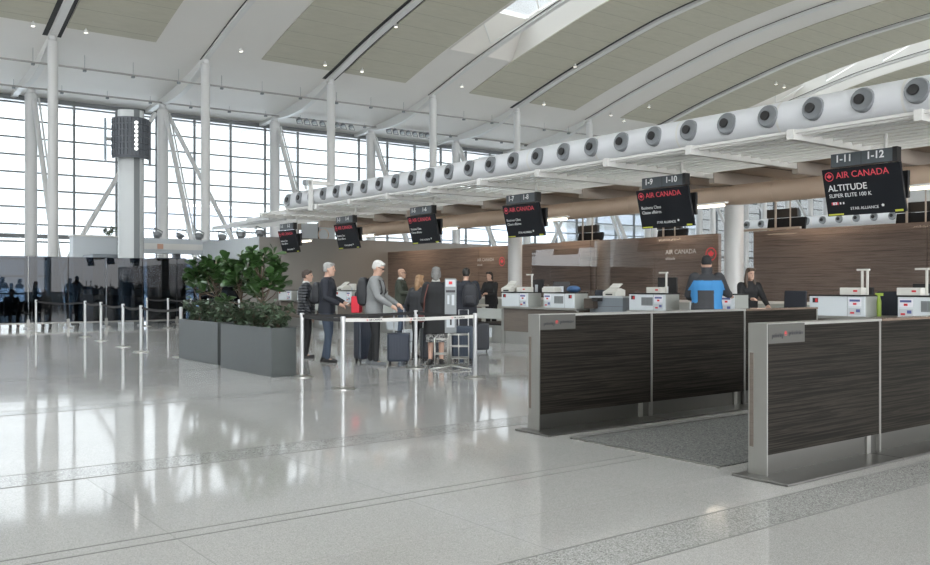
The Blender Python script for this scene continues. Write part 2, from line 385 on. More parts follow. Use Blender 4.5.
# glass facade
mb = MB(); x = 12.468-2.2903*9
fx0 = x-1
while x < XR:
    mb.box(x-.05, x+.05, YW-.1, YW+.08, 0, rz_(YW)-.02); x += 2.2903
zs = [.05]+[11.33-.94*k for k in range(0, 12)]
for z in zs: mb.box(fx0, XR, YW-.07, YW+.07, z-.042, z+.042)
mb.box(fx0, XR, YW-.12, YW+.12, 4.0, 4.22); mb.box(fx0, XR, YW-.12, YW+.12, 11.45, 11.7)
w = struct('window_1', mb, M_mull)
MB().box(fx0, XR, YW-.01, YW+.01, .05, 11.5).build('pane', G_clear, w)
struct('wall_left', MB().box(XL-.3, XL, YB, YW, 0, 12.5), M_white)
mb = MB().box(XL, XR, YB-.3, YB, 0, .9).box(XL, XR, YB-.3, YB, 9.6, 10.6)
for k in range(-3, 12): mb.box(gx(k)-.25, gx(k)+.25, YB-.3, YB, .9, 9.6)
struct('wall_back', mb, M_white)
struct('wall_right', MB().box(XR, XR+.3, YB, YW, 0, 14), M_white)

# pipes with hanging clamps under the eave
for nm, Y, z, lab in (('sprinkler_pipe', 45.4, 12.0, 'thin pipe running under the roof beside the inner column heads'), ('sprinkler_pipe', 50.0, 11.72, 'thin pipe along the facade column heads that carries floodlights')):
    mb = MB().tube([(XL+.5, Y, z-.35), (40, Y, z+.15), (XR-1, Y, z+.3)], .05, 8)
    t = thing(nm, lab, 'pipe', (0, 0, 0))
    mb.build('pipe_run', M_pipe, t)
    x = 2
    while x < 60:
        zz = z-.35+.5*(x-XL)/(40-XL) if x < 40 else z+.15
        MB().tube([(x, Y, zz-.1), (x, Y, rz_(Y))], .009, 5).box(x-.07, x+.07, Y-.08, Y+.08, zz-.14, zz-.04).build('hanger', M_mull, t); x += 2.29
# floodlights in clusters under the eave
proto = None
def flood(loc, rz, lab, grp):
    global proto
    if proto is None:
        proto = thing('floodlight', lab, 'floodlight', loc, rz, grp)
        MB().lathe([(.05, -.16), (.13, -.12), (.17, .06), (.15, .07)], 14).build('lamp_housing', M_nozz, proto, auto=True)
        MB().lathe([(.14, .072), (.14, .085), (.02, .09)], 14).build('lens', M_pale, proto)
        MB().box(-.19, -.17, -.02, .02, -.02, .28).box(.17, .19, -.02, .02, -.02, .28).box(-.19, .19, -.02, .02, .27, .29).build('yoke', M_mull, proto)
        return proto
    return dup(proto, loc, rz, lab, grp)
for px in (299, 306.5, 314, 322, 337, 343, 351, 388.5, 395, 402, 408, 414.5, 421, 427):
    X = atY(px, 50.0); left = px < 360
    f = flood((X, 50.0, 11.62 if left else 11.68), 0, 'small grey floodlight in the row hung %s' % ('left of the third column under the eave' if left else 'just above the duct under the eave'), 'floodlights hung under the eave, %s cluster' % ('left' if left else 'right'))
    f.rotation_euler = (math.radians(150), 0, 0)

# roof spotlights
proto_s = None
def onroof(px, py):
    u = (px-465)/F; v = (285.5-py)/F; D = 15
    while D < 90:
        X = D*sn+u*D*cs; Y = D*cs-u*D*sn
        if H+v*D > rz_(Y)-.1: return X, Y
        D += .05
    return X, Y
for px, py, lab in ((33, 22, 'on the roof at the far left'), (86, 29, 'right of the leftmost rib'), (241, 48, 'on the white strip left of the third column'), (325, 62, 'just left of the third column head'), (362, 69, 'just right of the third column head'), (396, 24, 'on the olive panel above the third rib'), (462, 84, 'right of the fourth column head'), (544, 102, 'right of the fifth column head'), (575, 64, 'on the rib of the fifth column'), (611, 113, 'above the duct, left of the sixth rib'), (624, 119, 'nearest above the duct right of the sixth column'), (649, 105, 'on the dark slot above the duct'), (776, 82, 'left one of the pair over the duct'), (784, 85, 'right one of the pair over the duct')):
    X, Y = onroof(px, py)
    if proto_s is None:
        proto_s = t = thing('ceiling_spotlight', '', 'spotlight')
        MB().lathe([(.05, 0), (.05, -.12), (.14, -.14), (.15, -.34), (.13, -.34)], 14).build('lamp_housing', M_white, t, auto=True)
        MB().lathe([(.125, -.335), (.125, -.35), (.01, -.352)], 14).build('lens', M_spot, t)
    else: t = dup(proto_s)
    t.scale = (.65, .65, .65); t.location = (X, Y, rz_(Y)-.04); t['label'] = 'small round white ceiling spotlight ' + lab

# ------------------------------------------------------------------ outside
def bld(x0, x1, y0, y1, h, lab, base):
    t = thing('distant_building', lab, 'building', ((x0+x1)/2, (y0+y1)/2, -.25))
    w, d = (x1-x0)/2, (y1-y0)/2
    MB().box(-w, w, -d, d, 0, h).build('wall', base, t)
    mb = MB(); z = 3
    while z < h-2:
        mb.box(-w+1, w-1, -d-.05, -d, z, z+1.4); z += 4
    mb.build('window_band', M_mull, t)
    MB().box(-w-.3, w+.3, -d-.3, d+.3, h, h+.6).build('roof', M_white, t)
MPB = P('far_facade', (.26, .29, .33), .8); MPB2 = P('far_facade_pale', (.36, .38, .42), .8)
bld(-50, 20, 150, 175, 15, 'pale blue grey terminal building outside, seen at far left', MPB2)
bld(55, 78, 160, 180, 16, 'pale building outside, seen between columns above the duct end', MPB2)
bld(110, 190, 150, 170, 22, 'grey building outside, seen beyond the wood wall', MPB)

# ------------------------------------------------------------------ smoked glass screen
t = thing('glass_screen', 'long smoked glass security screen on steel feet in front of the columns', 'glass screen', (0, 31.9, 0))
xs_ = [6.09+1.225*k for k in range(-4, 7)]
for a, b in zip(xs_, xs_[1:]):
    MB().box(a+.012, b-.012, -.012, .012, .20, 2.38).build('glass_panel', G_smoke, t)
mb = MB().box(xs_[0], xs_[-1], -.035, .035, .15, .20); mb.build('bottom_rail', M_dsteel, t)
for a in xs_[1:]:
    MB().box(a-.09, a+.09, -.3, .3, 0, .04).box(a-.045, a+.045, -.04, .04, 0, .30).build('foot', M_dsteel, t)
for a in xs_[1::2]:
    MB().box(a-.035, a+.035, .014, .05, .2, 2.36).build('post', M_black, t)
# security area behind the screen
def dk(x0, x1, y0, y1, z1, lab, mat, nm='security_cabin', cat='cabin'):
    t = thing(nm, lab, cat, ((x0+x1)/2, (y0+y1)/2, 0)); w, d = (x1-x0)/2, (y1-y0)/2
    MB().box(-w, w, -d, d, 0, z1).build('cabin_body', mat, t, bevel=.02)
    MB().box(-w*.6, w*.1, -d-.02, -d, .1, z1*.85).build('door', M_mull, t); MB().box(w*.25, w*.85, -d-.02, -d, z1*.45, z1*.85).build('glazing', M_screen, t)
    return t
M_cabd = P('cabin_dark', (.05, .06, .07), .5); M_cabm = P('cabin_mid', (.16, .18, .20), .5)
dk(8.9, 10.2, 35, 36.5, 2.6, 'mid grey security cabin behind the smoked glass left of the info tower', M_cabm)
dk(11.2, 12.3, 34.6, 36, 2.5, 'dark security cabin behind the smoked glass right of the info tower', M_cabd)
# pale bulkhead above the screen
b0, b1 = atY(143, 36), atY(212, 36)
t = thing('portal_bulkhead', 'pale bulkhead over the security gate right of the info tower', 'bulkhead', (0, 36, 0))
MB().box(b0-.6, b1, 0, .5, zat(253, b0, 36), zat(238, b0, 36)).build('fascia', M_pale, t, bevel=.02)
MB().box(b0-.6, b1, -.03, 0, zat(249, b0, 36), zat(243, b0, 36)).build('inset_band', M_white, t)
for x in (b0-.4, (b0+b1)/2, b1-.2): MB().box(x-.12, x+.12, .05, .4, 0, zat(253, b0, 36)).build('support_post', M_cabd, t)
tb = t; zb = zat(238, b0, 36)
MB().box(atY(160, 36)-.12, atY(160, 36)+.12, -.04, -.03, zb-.42, zb-.22).build('orange_mark', P('orange_mark', (.55, .33, .24), .5), t)
b2, b3 = atY(73, 38), atY(117, 38)
t = thing('pale_partition', 'pale blank partition block standing left of the info tower', 'partition', ((b2+b3)/2, 38.3, 0)); w = (b3-b2)/2
MB().box(-w, w, -.3, .3, 0, zat(236, b2, 38)).build('partition_body', M_pale, t, bevel=.02)
MB().box(-w-.04, w+.04, -.34, .34, zat(236, b2, 38), zat(236, b2, 38)+.06).build('coping', M_white, t)
zpp = zat(236, b2, 38)+.06
# floodlights on top of bulkhead
for px in (157, 180, 199):
    X = atY(px, 36.2); f = flood((X, 36.2, zb+.16), 0, 'grey uplight standing on the pale bulkhead, %s' % {157: 'nearest the info tower', 180: 'middle one', 199: 'rightmost one'}[px], None); f.rotation_euler = (math.radians(-25 if px != 180 else 20), .4, 0); f.scale = (1.0, 1.0, .9)
# grey block beyond the counters
zv = zat(236.5, 13.5, 30.4)
o = struct('wall_far', MB().box(13.5, 24.2, 30.4, 36.2, 0, zv), M_plaster)
MB().box(13.47, 13.5, 30.42, 36.2, 2.3, zv).build('pale_lit_face', M_pale, o)['kind'] = 'structure'  # paler sheet stands in for window light on this side of the block
for px in (222, 241, 262):
    Y = atX(px, 13.8) if px < 262 else 31; f = flood((13.8, Y, zv+.16), 0, 'grey uplight on top of the grey block, %s' % {222: 'left one', 241: 'middle one', 262: 'right one by the canopy'}[px], None); f.rotation_euler = (-.5, .3, 0); f.scale = (1.0, 1.0, .9)
t = thing('frosted_screen', 'pale frosted panel pair standing on the grey block behind the signs', 'screen', (atY(318, 33), 33, zv))
MB().box(-.75, -.02, -.02, .02, 0, .75).build('panel', M_pale, t); MB().box(.03, .75, -.02, .02, 0, .75).build('panel', M_pale, t); MB().box(-.02, .03, -.03, .03, 0, .8).build('upright', M_black, t)
# info tower
tx, ty = atY(131, 34), 34.0
t = thing('information_tower', 'tall panelled information tower with dark drum head and dotted lamps', 'tower', (tx, ty, 0), RIGHT+math.radians(20.6))
zt = zat(111.5, tx, ty); zd1, zd0 = zat(120, tx, ty), zat(160, tx, ty); zc0 = zat(255, tx, ty)
mb = MB(); pts = []
for i in range(24):
    a = 2*PI*i/24; pts.append((.46*math.copysign(abs(math.cos(a))**.6, math.cos(a)), .40*math.copysign(abs(math.sin(a))**.6, math.sin(a))))
z = 0
while z < zt-.01:
    z2 = min(z+.8, zt); mb.rings([[(a, b, z+.012) for a, b in pts], [(a, b, z2) for a, b in pts]]); mb.rings([[(a*.97, b*.97, z) for a, b in pts], [(a*.97, b*.97, z+.012) for a, b in pts]]); z = z2
mb.build('shaft', M_totem, t, auto=True)
MB().box(.10, .30, -.43, -.34, 0, zt).build('dark_spine', P('spine', (.10, .115, .12), .4), t)
mb = MB()
for a0, a1, r in ((200, 342, .80),):
    A = [math.radians(a0+(a1-a0)*i/20) for i in range(21)]
    mb.rings([[(r*math.cos(a)*.85-.02, r*math.sin(a), zd0), (r*math.cos(a)*.85-.02, r*math.sin(a), zd1), (.93*r*math.cos(a)*.85-.02, .93*r*math.sin(a), zd1), (.93*r*math.cos(a)*.85-.02, .93*r*math.sin(a), zd0)] for a in A], cap=True)
for j in range(6):
    for i in range(15):
        a = math.radians(205+i*11); z = zd0+.1+j*(zd1-zd0-.1)/6
        mb.tube([(.80*math.cos(a)*.85-.02, .80*math.sin(a), z), (.80*math.cos(a)*.85-.02, .80*math.sin(a), z+.18)], .045, 6)
mb.build('drum_head', P('drum', (.075, .085, .10), .45), t)
MB().box(.62, .70, -.3, .45, zd0-.15, zd1-.1).build('side_fin', P('drum2', (.09, .10, .115), .45), t)
MB().box(-.92, -.85, -.45, .25, zd0-.05, zd1-.05).build('side_fin', P('fin_blue', (.16, .21, .25), .4), t)
MB().box(-.86, .6, -.02, .04, (zd0+zd1)/2-.06, (zd0+zd1)/2+.06).build('bracket', M_white, t)
for i in range(7):
    mb = MB(); z = zat(126, tx, ty)-i*.158; mb.ell((.18, -.815, z), .062, .05, .062, 12, 8); mb.build('lamp', M_dot, t, smooth=True)

# ------------------------------------------------------------------ long duct with jet nozzles
def duct(X, Y0, Y1, hole0, pitch, nh, zc, r, lab, joints=True):
    t = thing('air_duct', lab, 'duct', (X, 0, zc))
    mb = MB(); prof = [(.30*r, Y1+.0), (.75*r, Y1-.06), (.95*r, Y1-.2), (r, Y1-.38), (r, Y0)]
    seg = 40
    mb.rings([[(q*math.cos(a), y, q*math.sin(a)) for a in [2*PI*j/seg for j in range(seg)]] for q, y in prof])
    mb.build('duct_shell', M_duct, t, auto=True)
    y = Y1-2.1
    while y > Y0:
        rs = []; mb = MB()
        for q, yy in ((r*.99, y-.02), (r*1.006, y-.02), (r*1.006, y+.02), (r*.99, y+.02)):
            rs.append([(q*math.cos(a), yy, q*math.sin(a)) for a in [2*PI*j/seg for j in range(seg)]])
        mb.rings(rs, cap=False); y -= 2.1; mb.build('joint_ring', M_white, t, auto=True)
    for i in range(nh):
        y = hole0+pitch*i
        if y < Y0 or y > Y1-.2: continue
        q = MB(); el = math.radians(8)
        prof = [(.190, r-.12), (.190, r-.005), (.180, r+.028), (.165, r+.030), (.135, r+.008), (.02, r+.006)]
        T = Matrix.Translation((0, y, 0)) @ Matrix.Rotation(el, 4, 'Y') @ Matrix.Rotation(-PI/2, 4, 'Y')
        q.T = T; q.rings([[(a*math.cos(b), a*math.sin(b), h) for b in [2*PI*j/20 for j in range(20)]] for a, h in prof], cap=False)
        o = q.build('nozzle', M_nozz, t, auto=True)
        q = MB(); q.T = T; q.rings([[(.080*math.cos(b)+.01, .045+.080*math.sin(b), h) for b in [2*PI*j/16 for j in range(16)]] for h in (r-.0, r+.04)])
        q.build('nozzle_bore', M_black, o)
    return t
ZD = 4.215; RD = .295
tduct = duct(13.3, -3, 27.6, 6.38-.827*4, .827, 30, ZD, RD, 'long white air duct with round black nozzles over the counters')
duct(40.2, -2, atX(742, 40.2), atX(877.4, 40.2)-.86*4, .862, 16, zat(219, 40.2, atX(860, 40.2)), .30, 'far white air duct with round nozzles seen behind the right sign')
# slatted canopy
t = thing('slatted_canopy', 'white slatted canopy running under the long duct above the counters', 'canopy', (0, 0, 0))
BY = [8.41+2.07*k for k in range(-6, 13)]
for i in range(10):
    x = 13.22+i*.31; ye = (29.6, 31.6, 34.0)[i] if i < 3 else 36.6
    MB().box(x-.03, x+.03, -4, ye, 3.885, 3.925).build('slat', M_slat, t)
    if i in (1, 2, 3): MB().box(x-.04, x+.04, 29.6, ye, 3.78, 3.88).build('end_fascia', M_colm, t)
for y in BY:
    if y < 30: MB().box(12.95, 16.3, y-.06, y+.06, 3.80, 3.965).build('cross_beam', M_white, t)
MB().box(13.0, 13.06, -4, 29.3, 3.90, 3.95).build('front_rail', M_white, t)
y = atX(312, 13.0); MB().box(12.93, 12.99, y-.12, y+.12, 3.78, 4.75).box(12.93, 13.6, y-.05, y+.05, 4.6, 4.72).build('duct_bracket', M_white, tduct, loc=(-13.3, 0, -ZD))
t = thing('floodlight', 'boxy grey floodlight on a bracket over the duct end', 'floodlight', (13.0, atX(305, 13.0), 4.62))
MB().box(-.10, .10, -.28, -.08, -.02, .16).build('lamp_housing', M_pale, t, bevel=.01); MB().box(-.14, -.10, -.26, -.10, 0, .14).build('lens', M_nozz, t); MB().box(-.02, .02, -.10, .0, -.14, .10).build('bracket', M_white, t)
# soffit with deep beams behind the slats
t = thing('canopy_soffit', 'beige soffit with deep crossbeams behind the slats', 'soffit', (0, 0, 0))
MB().box(16.3, 20.2, -4, 30.3, 3.98, 4.06).build('soffit_board', M_soffit, t)
for y in BY: MB().box(16.32, 20.2, y-.07, y+.07, 3.70, 3.978).build('cross_beam', M_beam, t, bevel=.01)
for y in [a+1.0 for a in BY]: MB().box(16.32, 20.2, y-.02, y+.02, 3.972, 3.982).build('dark_joint', M_slot, t)
for y in [a+.55 for a in BY]: MB().lathe([(.07, 3.965), (.07, 3.985), (.02, 3.985)], 12, (17.6, y, 0)).build('downlight', M_down, t)
t = thing('return_duct', 'warm lit round duct running along the tops of the counter columns', 'duct', (17.0, 0, 3.466))
mb = MB().rings([[(.23*math.cos(a), y, .23*math.sin(a)) for a in [2*PI*j/28 for j in range(28)]] for y in (-4, 30)]); mb.build('duct_shell', M_warmduct, t, auto=True)
for y in [a+.9 for a in BY]: MB().rings([[(q*math.cos(a), yy, q*math.sin(a)) for a in [2*PI*j/28 for j in range(28)]] for q, yy in ((.225, y-.03), (.236, y-.03), (.236, y+.03), (.225, y+.03))], cap=False).build('joint_ring', M_warmduct, t, auto=True)
for Y, lab in ((12.46, 'white round column behind the counters, beside the female agent'), (20.14, 'white round column behind the counters, under the sign 1-7 1-8')):
    tag(MB().lathe([(.21, 0), (.21, 3.235)], 28, (17.0, Y, 0)).build('column', M_colm, auto=True), lab, 'column')
# wood clad back wall
n = 1
for y0, y1 in ((-4, 5.0), (5.02, 9.1), (9.12, 13.35), (14.4, 19.0), (19.02, 24.45), (24.47, 30.4)):
    o = struct('wall_counter_%d' % n, MB().box(19.0, 19.12, y0, y1, 0, 2.76 if n < 4 else (2.76 if n != 4 else 2.76)), M_wall); n += 1
t = thing('glass_panel_wall', 'tall frameless glass panels in front of the wood wall', 'glass screen', (18.85, 0, 0))
for y0, y1, z1 in ((-3, .9, 2.74), (.92, 4.9, 2.74), (4.92, 9.0, 2.74), (9.02, 13.3, 2.74), (14.45, 16.4, 2.74), (16.42, 18.7, 2.74), (18.72, 21.5, 2.55)):
    MB().box(-.008, .008, y0, y1, .05, z1).build('glass_pane', G_pane, t)
mb = MB().box(-.04, .04, -3, 13.3, 0, .05).box(-.04, .04, 14.45, 21.5, 0, .05); mb.build('bottom_channel', M_steel, t)
t = thing('back_ledge', 'pale continuous ledge low on the wood wall behind the counters', 'ledge', (18.5, 0, 0))
MB().box(0, .32, -3, 29, .98, 1.04).build('shelf', M_white, t); MB().box(.05, .3, -3, 29, 0, .98).build('ledge_base', M_cabg, t)
# wall logos
def logo(Yr, z, lab, s=1.0):
    t = thing('wall_logo', lab, 'sign', (18.82, Yr, z))
    rondelle(.17*s, frame((0, 0, 0), (0, -1, 0), (0, 0, 1)), t)
    text('AIR CANADA', .17*s, M_pale, frame((0, 1.5*s, .0), (0, -1, 0), (0, 0, 1)), t)
    text('altitude', .11*s, M_pale, frame((0, 1.5*s, -.14), (0, -1, 0), (0, 0, 1)), t)
logo(atX(711, 18.82), zat(254, 18.8, atX(711, 18.8)), 'airline logo with red leaf roundel on the glass above the beanie man')
logo(atX(502, 18.82), zat(261.5, 18.8, atX(502, 18.8)), 'small airline logo with red leaf roundel left of the farther column', .9)

# ------------------------------------------------------------------ hanging counter signs
TILT = math.atan2(.2, .78)
def sign(Yc, a, b, big, label):
    t = thing('hanging_sign', label, 'sign', (14.0, Yc, 3.40))
    MB().box(-.08, .04, -.56, .50, .0, .22).build('number_box', M_signh, t, bevel=.008)
    nb = MB().box(-.09, .05, -.63, -.56, -.005, .225).build('box_end', M_black, t); MB().box(-.083, .0, -.038, -.032, .0, .22).build('box_divider', M_black, t)
    for s_, tx_ in ((.42, a), (-.12, b)):
        text(tx_, .165, M_txt, frame((-.084, s_, .045), (0, -1, 0), (0, 0, 1)), t, bold=.004)
    up = Vector((-math.sin(TILT), 0, math.cos(TILT)))
    Mp = frame((.13, 0, -.80), (0, -1, 0), up)   # origin bottom centre of board face
    q = MB(); q.T = Mp; q.box(-.67, .67, 0, .80, -.05, 0)
    p = q.build('sign_board', M_sign, t)
    L = lambda x, y: Mp @ Matrix.Translation((x, y, .002))
    rondelle(.078, L(-.55, .675), p)
    text('AIR CANADA', .150, M_red, L(-.43, .605), p)
    if big:
        text('ALTITUDE', .150, M_txt, L(-.60, .395), p, bold=.001); text('SUPER ELITE 100 K', .092, M_txt, L(-.60, .295), p)
        q = MB(); q.T = L(0, 0); q.box(-.57, -.545, .19, .235, 0, .002).box(-.475, -.45, .19, .235, 0, .002).box(-.518, -.498, .20, .225, .0, .003); q.build('flag_patch', M_red, p)
        q = MB(); q.T = L(0, 0); q.box(-.545, -.475, .19, .235, 0, .002).box(-.425, -.40, .195, .230, 0, .002).box(-.37, -.345, .195, .230, 0, .002); q.build('flag_patch', M_txt, p)
    else:
        text('Business Class', .090, M_txt, L(-.60, .385), p); text('Classe affaires', .090, M_txt, L(-.60, .285), p)
    text('STAR ALLIANCE', .068, M_txt, L(-.25, .075), p)
    q = MB(); q.T = L(.31, .105); q.tube([(0, .027, 0), (0, .027, .003)], .025, 5); q.build('star_mark', M_txt, p)
    q = MB(); q.T = L(0, 0)
    q.box(-.65, -.38, .012, .038, 0, .002).box(.50, .63, .012, .045, 0, .002); q.build('yellow_strip', M_yel, p)
    q = MB(); q.box(.16, .22, -.69, -.36, -.58, -.14); q.build('rear_screen', M_black, t, bevel=.01)
    MB().tube([(.20, -.30, -.55), (.20, -.30, .52)], .035, 12).tube([(.20, -.30, .12), (.05, -.30, .12)], .02, 8).build('pole', M_white, t, auto=True)
    MB().tube([(.24, -.35, -.44), (.24, -1.30, -.44)], .024, 10).build('light_tube', M_tube, t)
    MB().box(.19, .29, -1.35, -.30, -.405, -.375).tube([(.20, -.30, -.39), (.24, -.5, -.39)], .015, 6).build('tube_housing', M_white, t)
    return t
sign(7.77, '1-11', '1-12', True, 'black hanging sign reading ALTITUDE SUPER ELITE 100 K, numbered 1-11 and 1-12')
for px, a, b in ((664, '1-9', '1-10'), (522.5, '1-7', '1-8'), (422.5, '1-5', '1-6'), (346, '1-3', '1-4'), (288, '1-1', '1-2')):
    sign(atX(px, 14.0)+.02, a, b, False, 'black hanging business class sign numbered %s and %s' % (a, b))
# opposite row's sign seen from behind
pr = None
for px, py, lab in ((587, 236, 'left of the sign 1-9 1-10'), (668, 233, 'below the sign 1-9 1-10'), (781, 222, 'left of the sign 1-11 1-12'), (913, 217, 'right of the sign 1-11 1-12')):
    Y = atX(px, 21.6); z = zat(py, 21.6, Y)
    if pr is None:
        pr = t = thing('rear_facing_sign', '', 'sign')
        MB().box(0, .1, -.5, .45, .12, .36).build('number_box', M_black, t, bevel=.01); q = MB(); q.T = Matrix.Rotation(.2, 4, 'Y'); q.box(-.02, .05, -.75, .4, -.35, .10).build('sign_board', M_sign, t)
        MB().tube([(-.1, .1, -.3), (-.1, .1, 1.0)], .03, 8).tube([(-.1, -.35, -.3), (-.1, -.35, .7)], .02, 8).build('pole', M_beam, t)
        MB().box(-.2, -.12, -.7, 1.1, -.22, -.16).build('arm', M_beam, t)
        mb = MB(); pts = [(-.18, .35, -.45), (-.18, .22, -.22), (-.18, 0, -.28), (-.18, -.25, -.45), (-.18, -.33, -.2)]
        mb.tube(pts, .022, 6).build('bent_strut', P('brass_strut', (.75, .6, .4), .4, emis=None), t)
    else: t = dup(pr)
    t.location = (21.6, Y, z); t['label'] = 'dark sign of the opposite counter row seen from behind, ' + lab

# ------------------------------------------------------------------ check-in counters
def counter(Y0, Y1, label):
    t = thing('check_in_counter', label, 'counter', (14.0, (Y0+Y1)/2, 0)); h = (Y1-Y0)/2
    MB().box(.03, .6, -h, h, .0, .30).build('toe_kick', M_steel, t)
    MB().box(0, .62, -h, h, .30, .86).build('front_panel', M_wallface, t)
    MB().box(-.08, .85, -h-.02, h+.02, .86, .91).build('counter_top', M_steel, t, bevel=.006)
    MB().box(-.01, .01, -h-.015, -h+.04, 0, .86).box(-.01, .01, h-.04, h+.015, 0, .86).build('edge_trim', M_steel, t)
    return t
def cabinet(Y0, Y1, label, screen=False, flip=False):
    t = thing('counter_cabinet', label, 'cabinet', (13.92, (Y0+Y1)/2, .91)); h = (Y1-Y0)/2
    MB().box(0, .42, -h, h, 0, .33).build('cabinet_body', M_cab, t, bevel=.006)
    MB().box(-.01, .44, -h-.01, h+.01, .33, .355).build('cabinet_lid', M_black, t)
    MB().box(.02, .42, -h-.012, -h, .0, .33).build('side_panel', M_cabg, t)
    yy = -h+.17 if not flip else h-.13
    q = MB()
    q.box(-.006, 0, yy-.11, yy+.11, .17, .30).build('notice_card', P('card_white%d' % (random.randint(0, 10**6)), (.75, .75, .8), .5), t)
    MB().box(-.006, 0, yy-.11, yy+.11, .03, .14).build('notice_card', M_pale, t)
    MB().box(-.009, -.006, yy-.09, yy+.09, .245, .28).build('card_print', M_blue, t); MB().box(-.009, -.006, yy-.09, yy-.02, .07, .12).build('card_print', M_blue, t)
    MB().box(-.009, -.006, yy-.03, yy+.03, .19, .225).build('card_print', M_redp, t); MB().box(-.009, -.006, yy+.01, yy+.08, .045, .075).build('card_print', M_redp, t)
    yl = h-.11 if not flip else -h+.12
    MB().box(-.006, 0, yl-.05, yl+.05, .22, .30).build('logo_badge', M_black, t)
    MB().box(-.009, -.006, yl-.045, yl+.0, .23, .29).build('logo_print', M_redp, t)
    if screen:
        MB().box(-.006, 0, -.16, .14, .10, .27).build('grille', M_nozz, t)
        mb = MB()
        for i in range(3): mb.box(-.010, -.006, -.155+i*.1, -.07+i*.1, .12, .25)
        mb.build('grille_slot', M_mull, t)
    MB().box(-.003, 0, -h+.30, -h+.304, .0, .33).build('door_gap', M_mull, t)
    return t
def base_of(Yt): return Yt
pairs = [(8.66, 7.67, 7.13, 6.12), (12.80, 11.84, 11.23, 10.20), (17.0, 16.03, 15.46, 14.45), (21.25, 20.3, 19.75, 18.75), (25.45, 24.45, 23.95, 22.95), (29.7, 28.7, 28.2, 27.2)]
who = ['right of the frame under sign 1-11 1-12', 'under sign 1-9 1-10', 'under sign 1-7 1-8', 'under sign 1-5 1-6', 'under sign 1-3 1-4', 'farthest, under sign 1-1 1-2']
for i, (a, b, c, d) in enumerate(pairs):
    counter(d-.05, a+.05, 'wood fronted check-in counter with steel trim, '+who[i])
    cabinet(b, a, 'white counter-top cabinet, left one of the pair '+who[i], screen=(i in (1,)), flip=False)
    cabinet(d, c, 'white counter-top cabinet, right one of the pair '+who[i], screen=(i in (0, 2)), flip=(i in (2, 0)))
# bag scales between the counters
for i in (0, 2, 3, 4):
    y0 = pairs[i][0]+.1; y1 = pairs[i+1][3]-.1
    t = thing('bag_scale', 'stainless baggage scale left of the counter '+who[i], 'scale', (14.0, (y0+y1)/2, 0)); h = (y1-y0)/2
    MB().box(.0, 1.3, -h, h, .0, .42).build('scale_body', M_steel, t, bevel=.01)
    MB().box(.05, 1.5, -h+.02, h-.02, .42, .46).build('belt', M_black, t)
    MB().box(.0, .08, -h, h, .58, .84).build('cover', M_cabg, t, bevel=.01)
    MB().box(.02, .08, -h, -h+.04, .40, .86).build('leg', M_steel, t); MB().box(.02, .08, h-.04, h, .40, .86).build('leg', M_steel, t)
    MB().box(-.004, 0, -h*.5, h*.5, .12, .36).build('display_panel', M_pale, t)
# equipment
CT = .91; LT = 1.265
def printer(X, Y, z, lab, rz=0):
    t = thing('document_printer', lab, 'printer', (X, Y, z), rz)
    MB().prism([(-.16, 0), (.16, 0), (.16, .13), (.02, .17), (-.16, .09)], -.19, .19).build('printer_body', M_plast, t, bevel=.008)
    q = MB(); q.T = Matrix.Translation((.02, 0, .17)) @ Matrix.Rotation(-.6, 4, 'Y'); q.box(-.02, .14, -.14, .14, .01, .03); q.build('paper_tray', M_plast, t)
    MB().box(-.165, -.12, -.10, .10, .02, .05).build('output_slot', M_black, t)
def monitor(X, Y, z, lab, w=.42, rz=0, dark=True, posts=False):
    t = thing('monitor', lab, 'monitor', (X, Y, z), rz)
    MB().box(-.025, .025, -w/2, w/2, .10, .10+w*.78).build('monitor_case', M_black if dark else M_plast, t, bevel=.006)
    MB().box(.025, .028, -w/2+.02, w/2-.02, .12, .08+w*.78).build('screen', M_screen, t)
    MB().box(-.05, .0, -.04, .04, 0, .3).build('stand', M_pale, t); MB().box(-.10, .12, -.12, .12, 0, .015).build('foot', M_black, t)
def labelbox(X, Y, z, lab, posts=1):
    t = thing('tag_printer', lab, 'printer', (X, Y, z))
    MB().box(-.08, .14, -.19, .19, 0, .12).build('printer_body', M_plast, t, bevel=.008)
    MB().box(-.084, -.08, -.12, -.05, .05, .08).build('logo_print', M_redp, t)
    for k in range(posts): MB().box(.05, .08, -.17-.0+k*.09-.06, -.14+k*.09-.06, 0, .42).build('post', M_plast, t)
    MB().box(.04, .09, -.25, -.04, .40, .43).build('post_cap', M_plast, t)
def Yp(px, X=14.1): return atX(px, X)
labelbox(14.05, Yp(853, 14.05), LT, 'small white tag printer with posts on the cabinet under sign 1-12', 2)
labelbox(14.05, Yp(911, 14.05), LT, 'small white tag printer with post on the cabinet at the right edge')
labelbox(14.05, Yp(656, 14.05), LT, 'small white tag printer on the cabinet under sign 1-10', 1)
labelbox(14.05, Yp(524, 14.05), LT, 'small white tag printer on the cabinet under sign 1-8', 1)
monitor(14.62, Yp(860, 14.6), .93, 'black monitor back behind the cabinet under sign 1-12', .46)
monitor(14.62, Yp(927, 14.6), .99, 'black monitor behind the cabinet at the right edge', .46)
monitor(14.62, Yp(667, 14.6), 1.10, 'black monitor back with white post under sign 1-10', .5)
monitor(14.62, Yp(537, 14.6), 1.14, 'black monitor back beside the farther round column', .42)
monitor(14.62, Yp(561, 14.6), 1.10, 'black monitor turned edge-on with pale stand right of the farther column', .40, rz=.9)
monitor(14.62, Yp(352, 14.6), 1.05, 'small monitor at the far left counter beside the grey-haired man', .42, dark=False)
for t in [o for o in bpy.data.objects if o.name.startswith('monitor') and o.type == 'EMPTY']:
    z = t.location.z
    MB().box(-.03, .03, -.05, .05, .91-z, .02).build('riser', M_black, t)
printer(14.1, Yp(511, 14.1), LT, 'ivory document printer with raised tray on the cabinet left of the farther column')
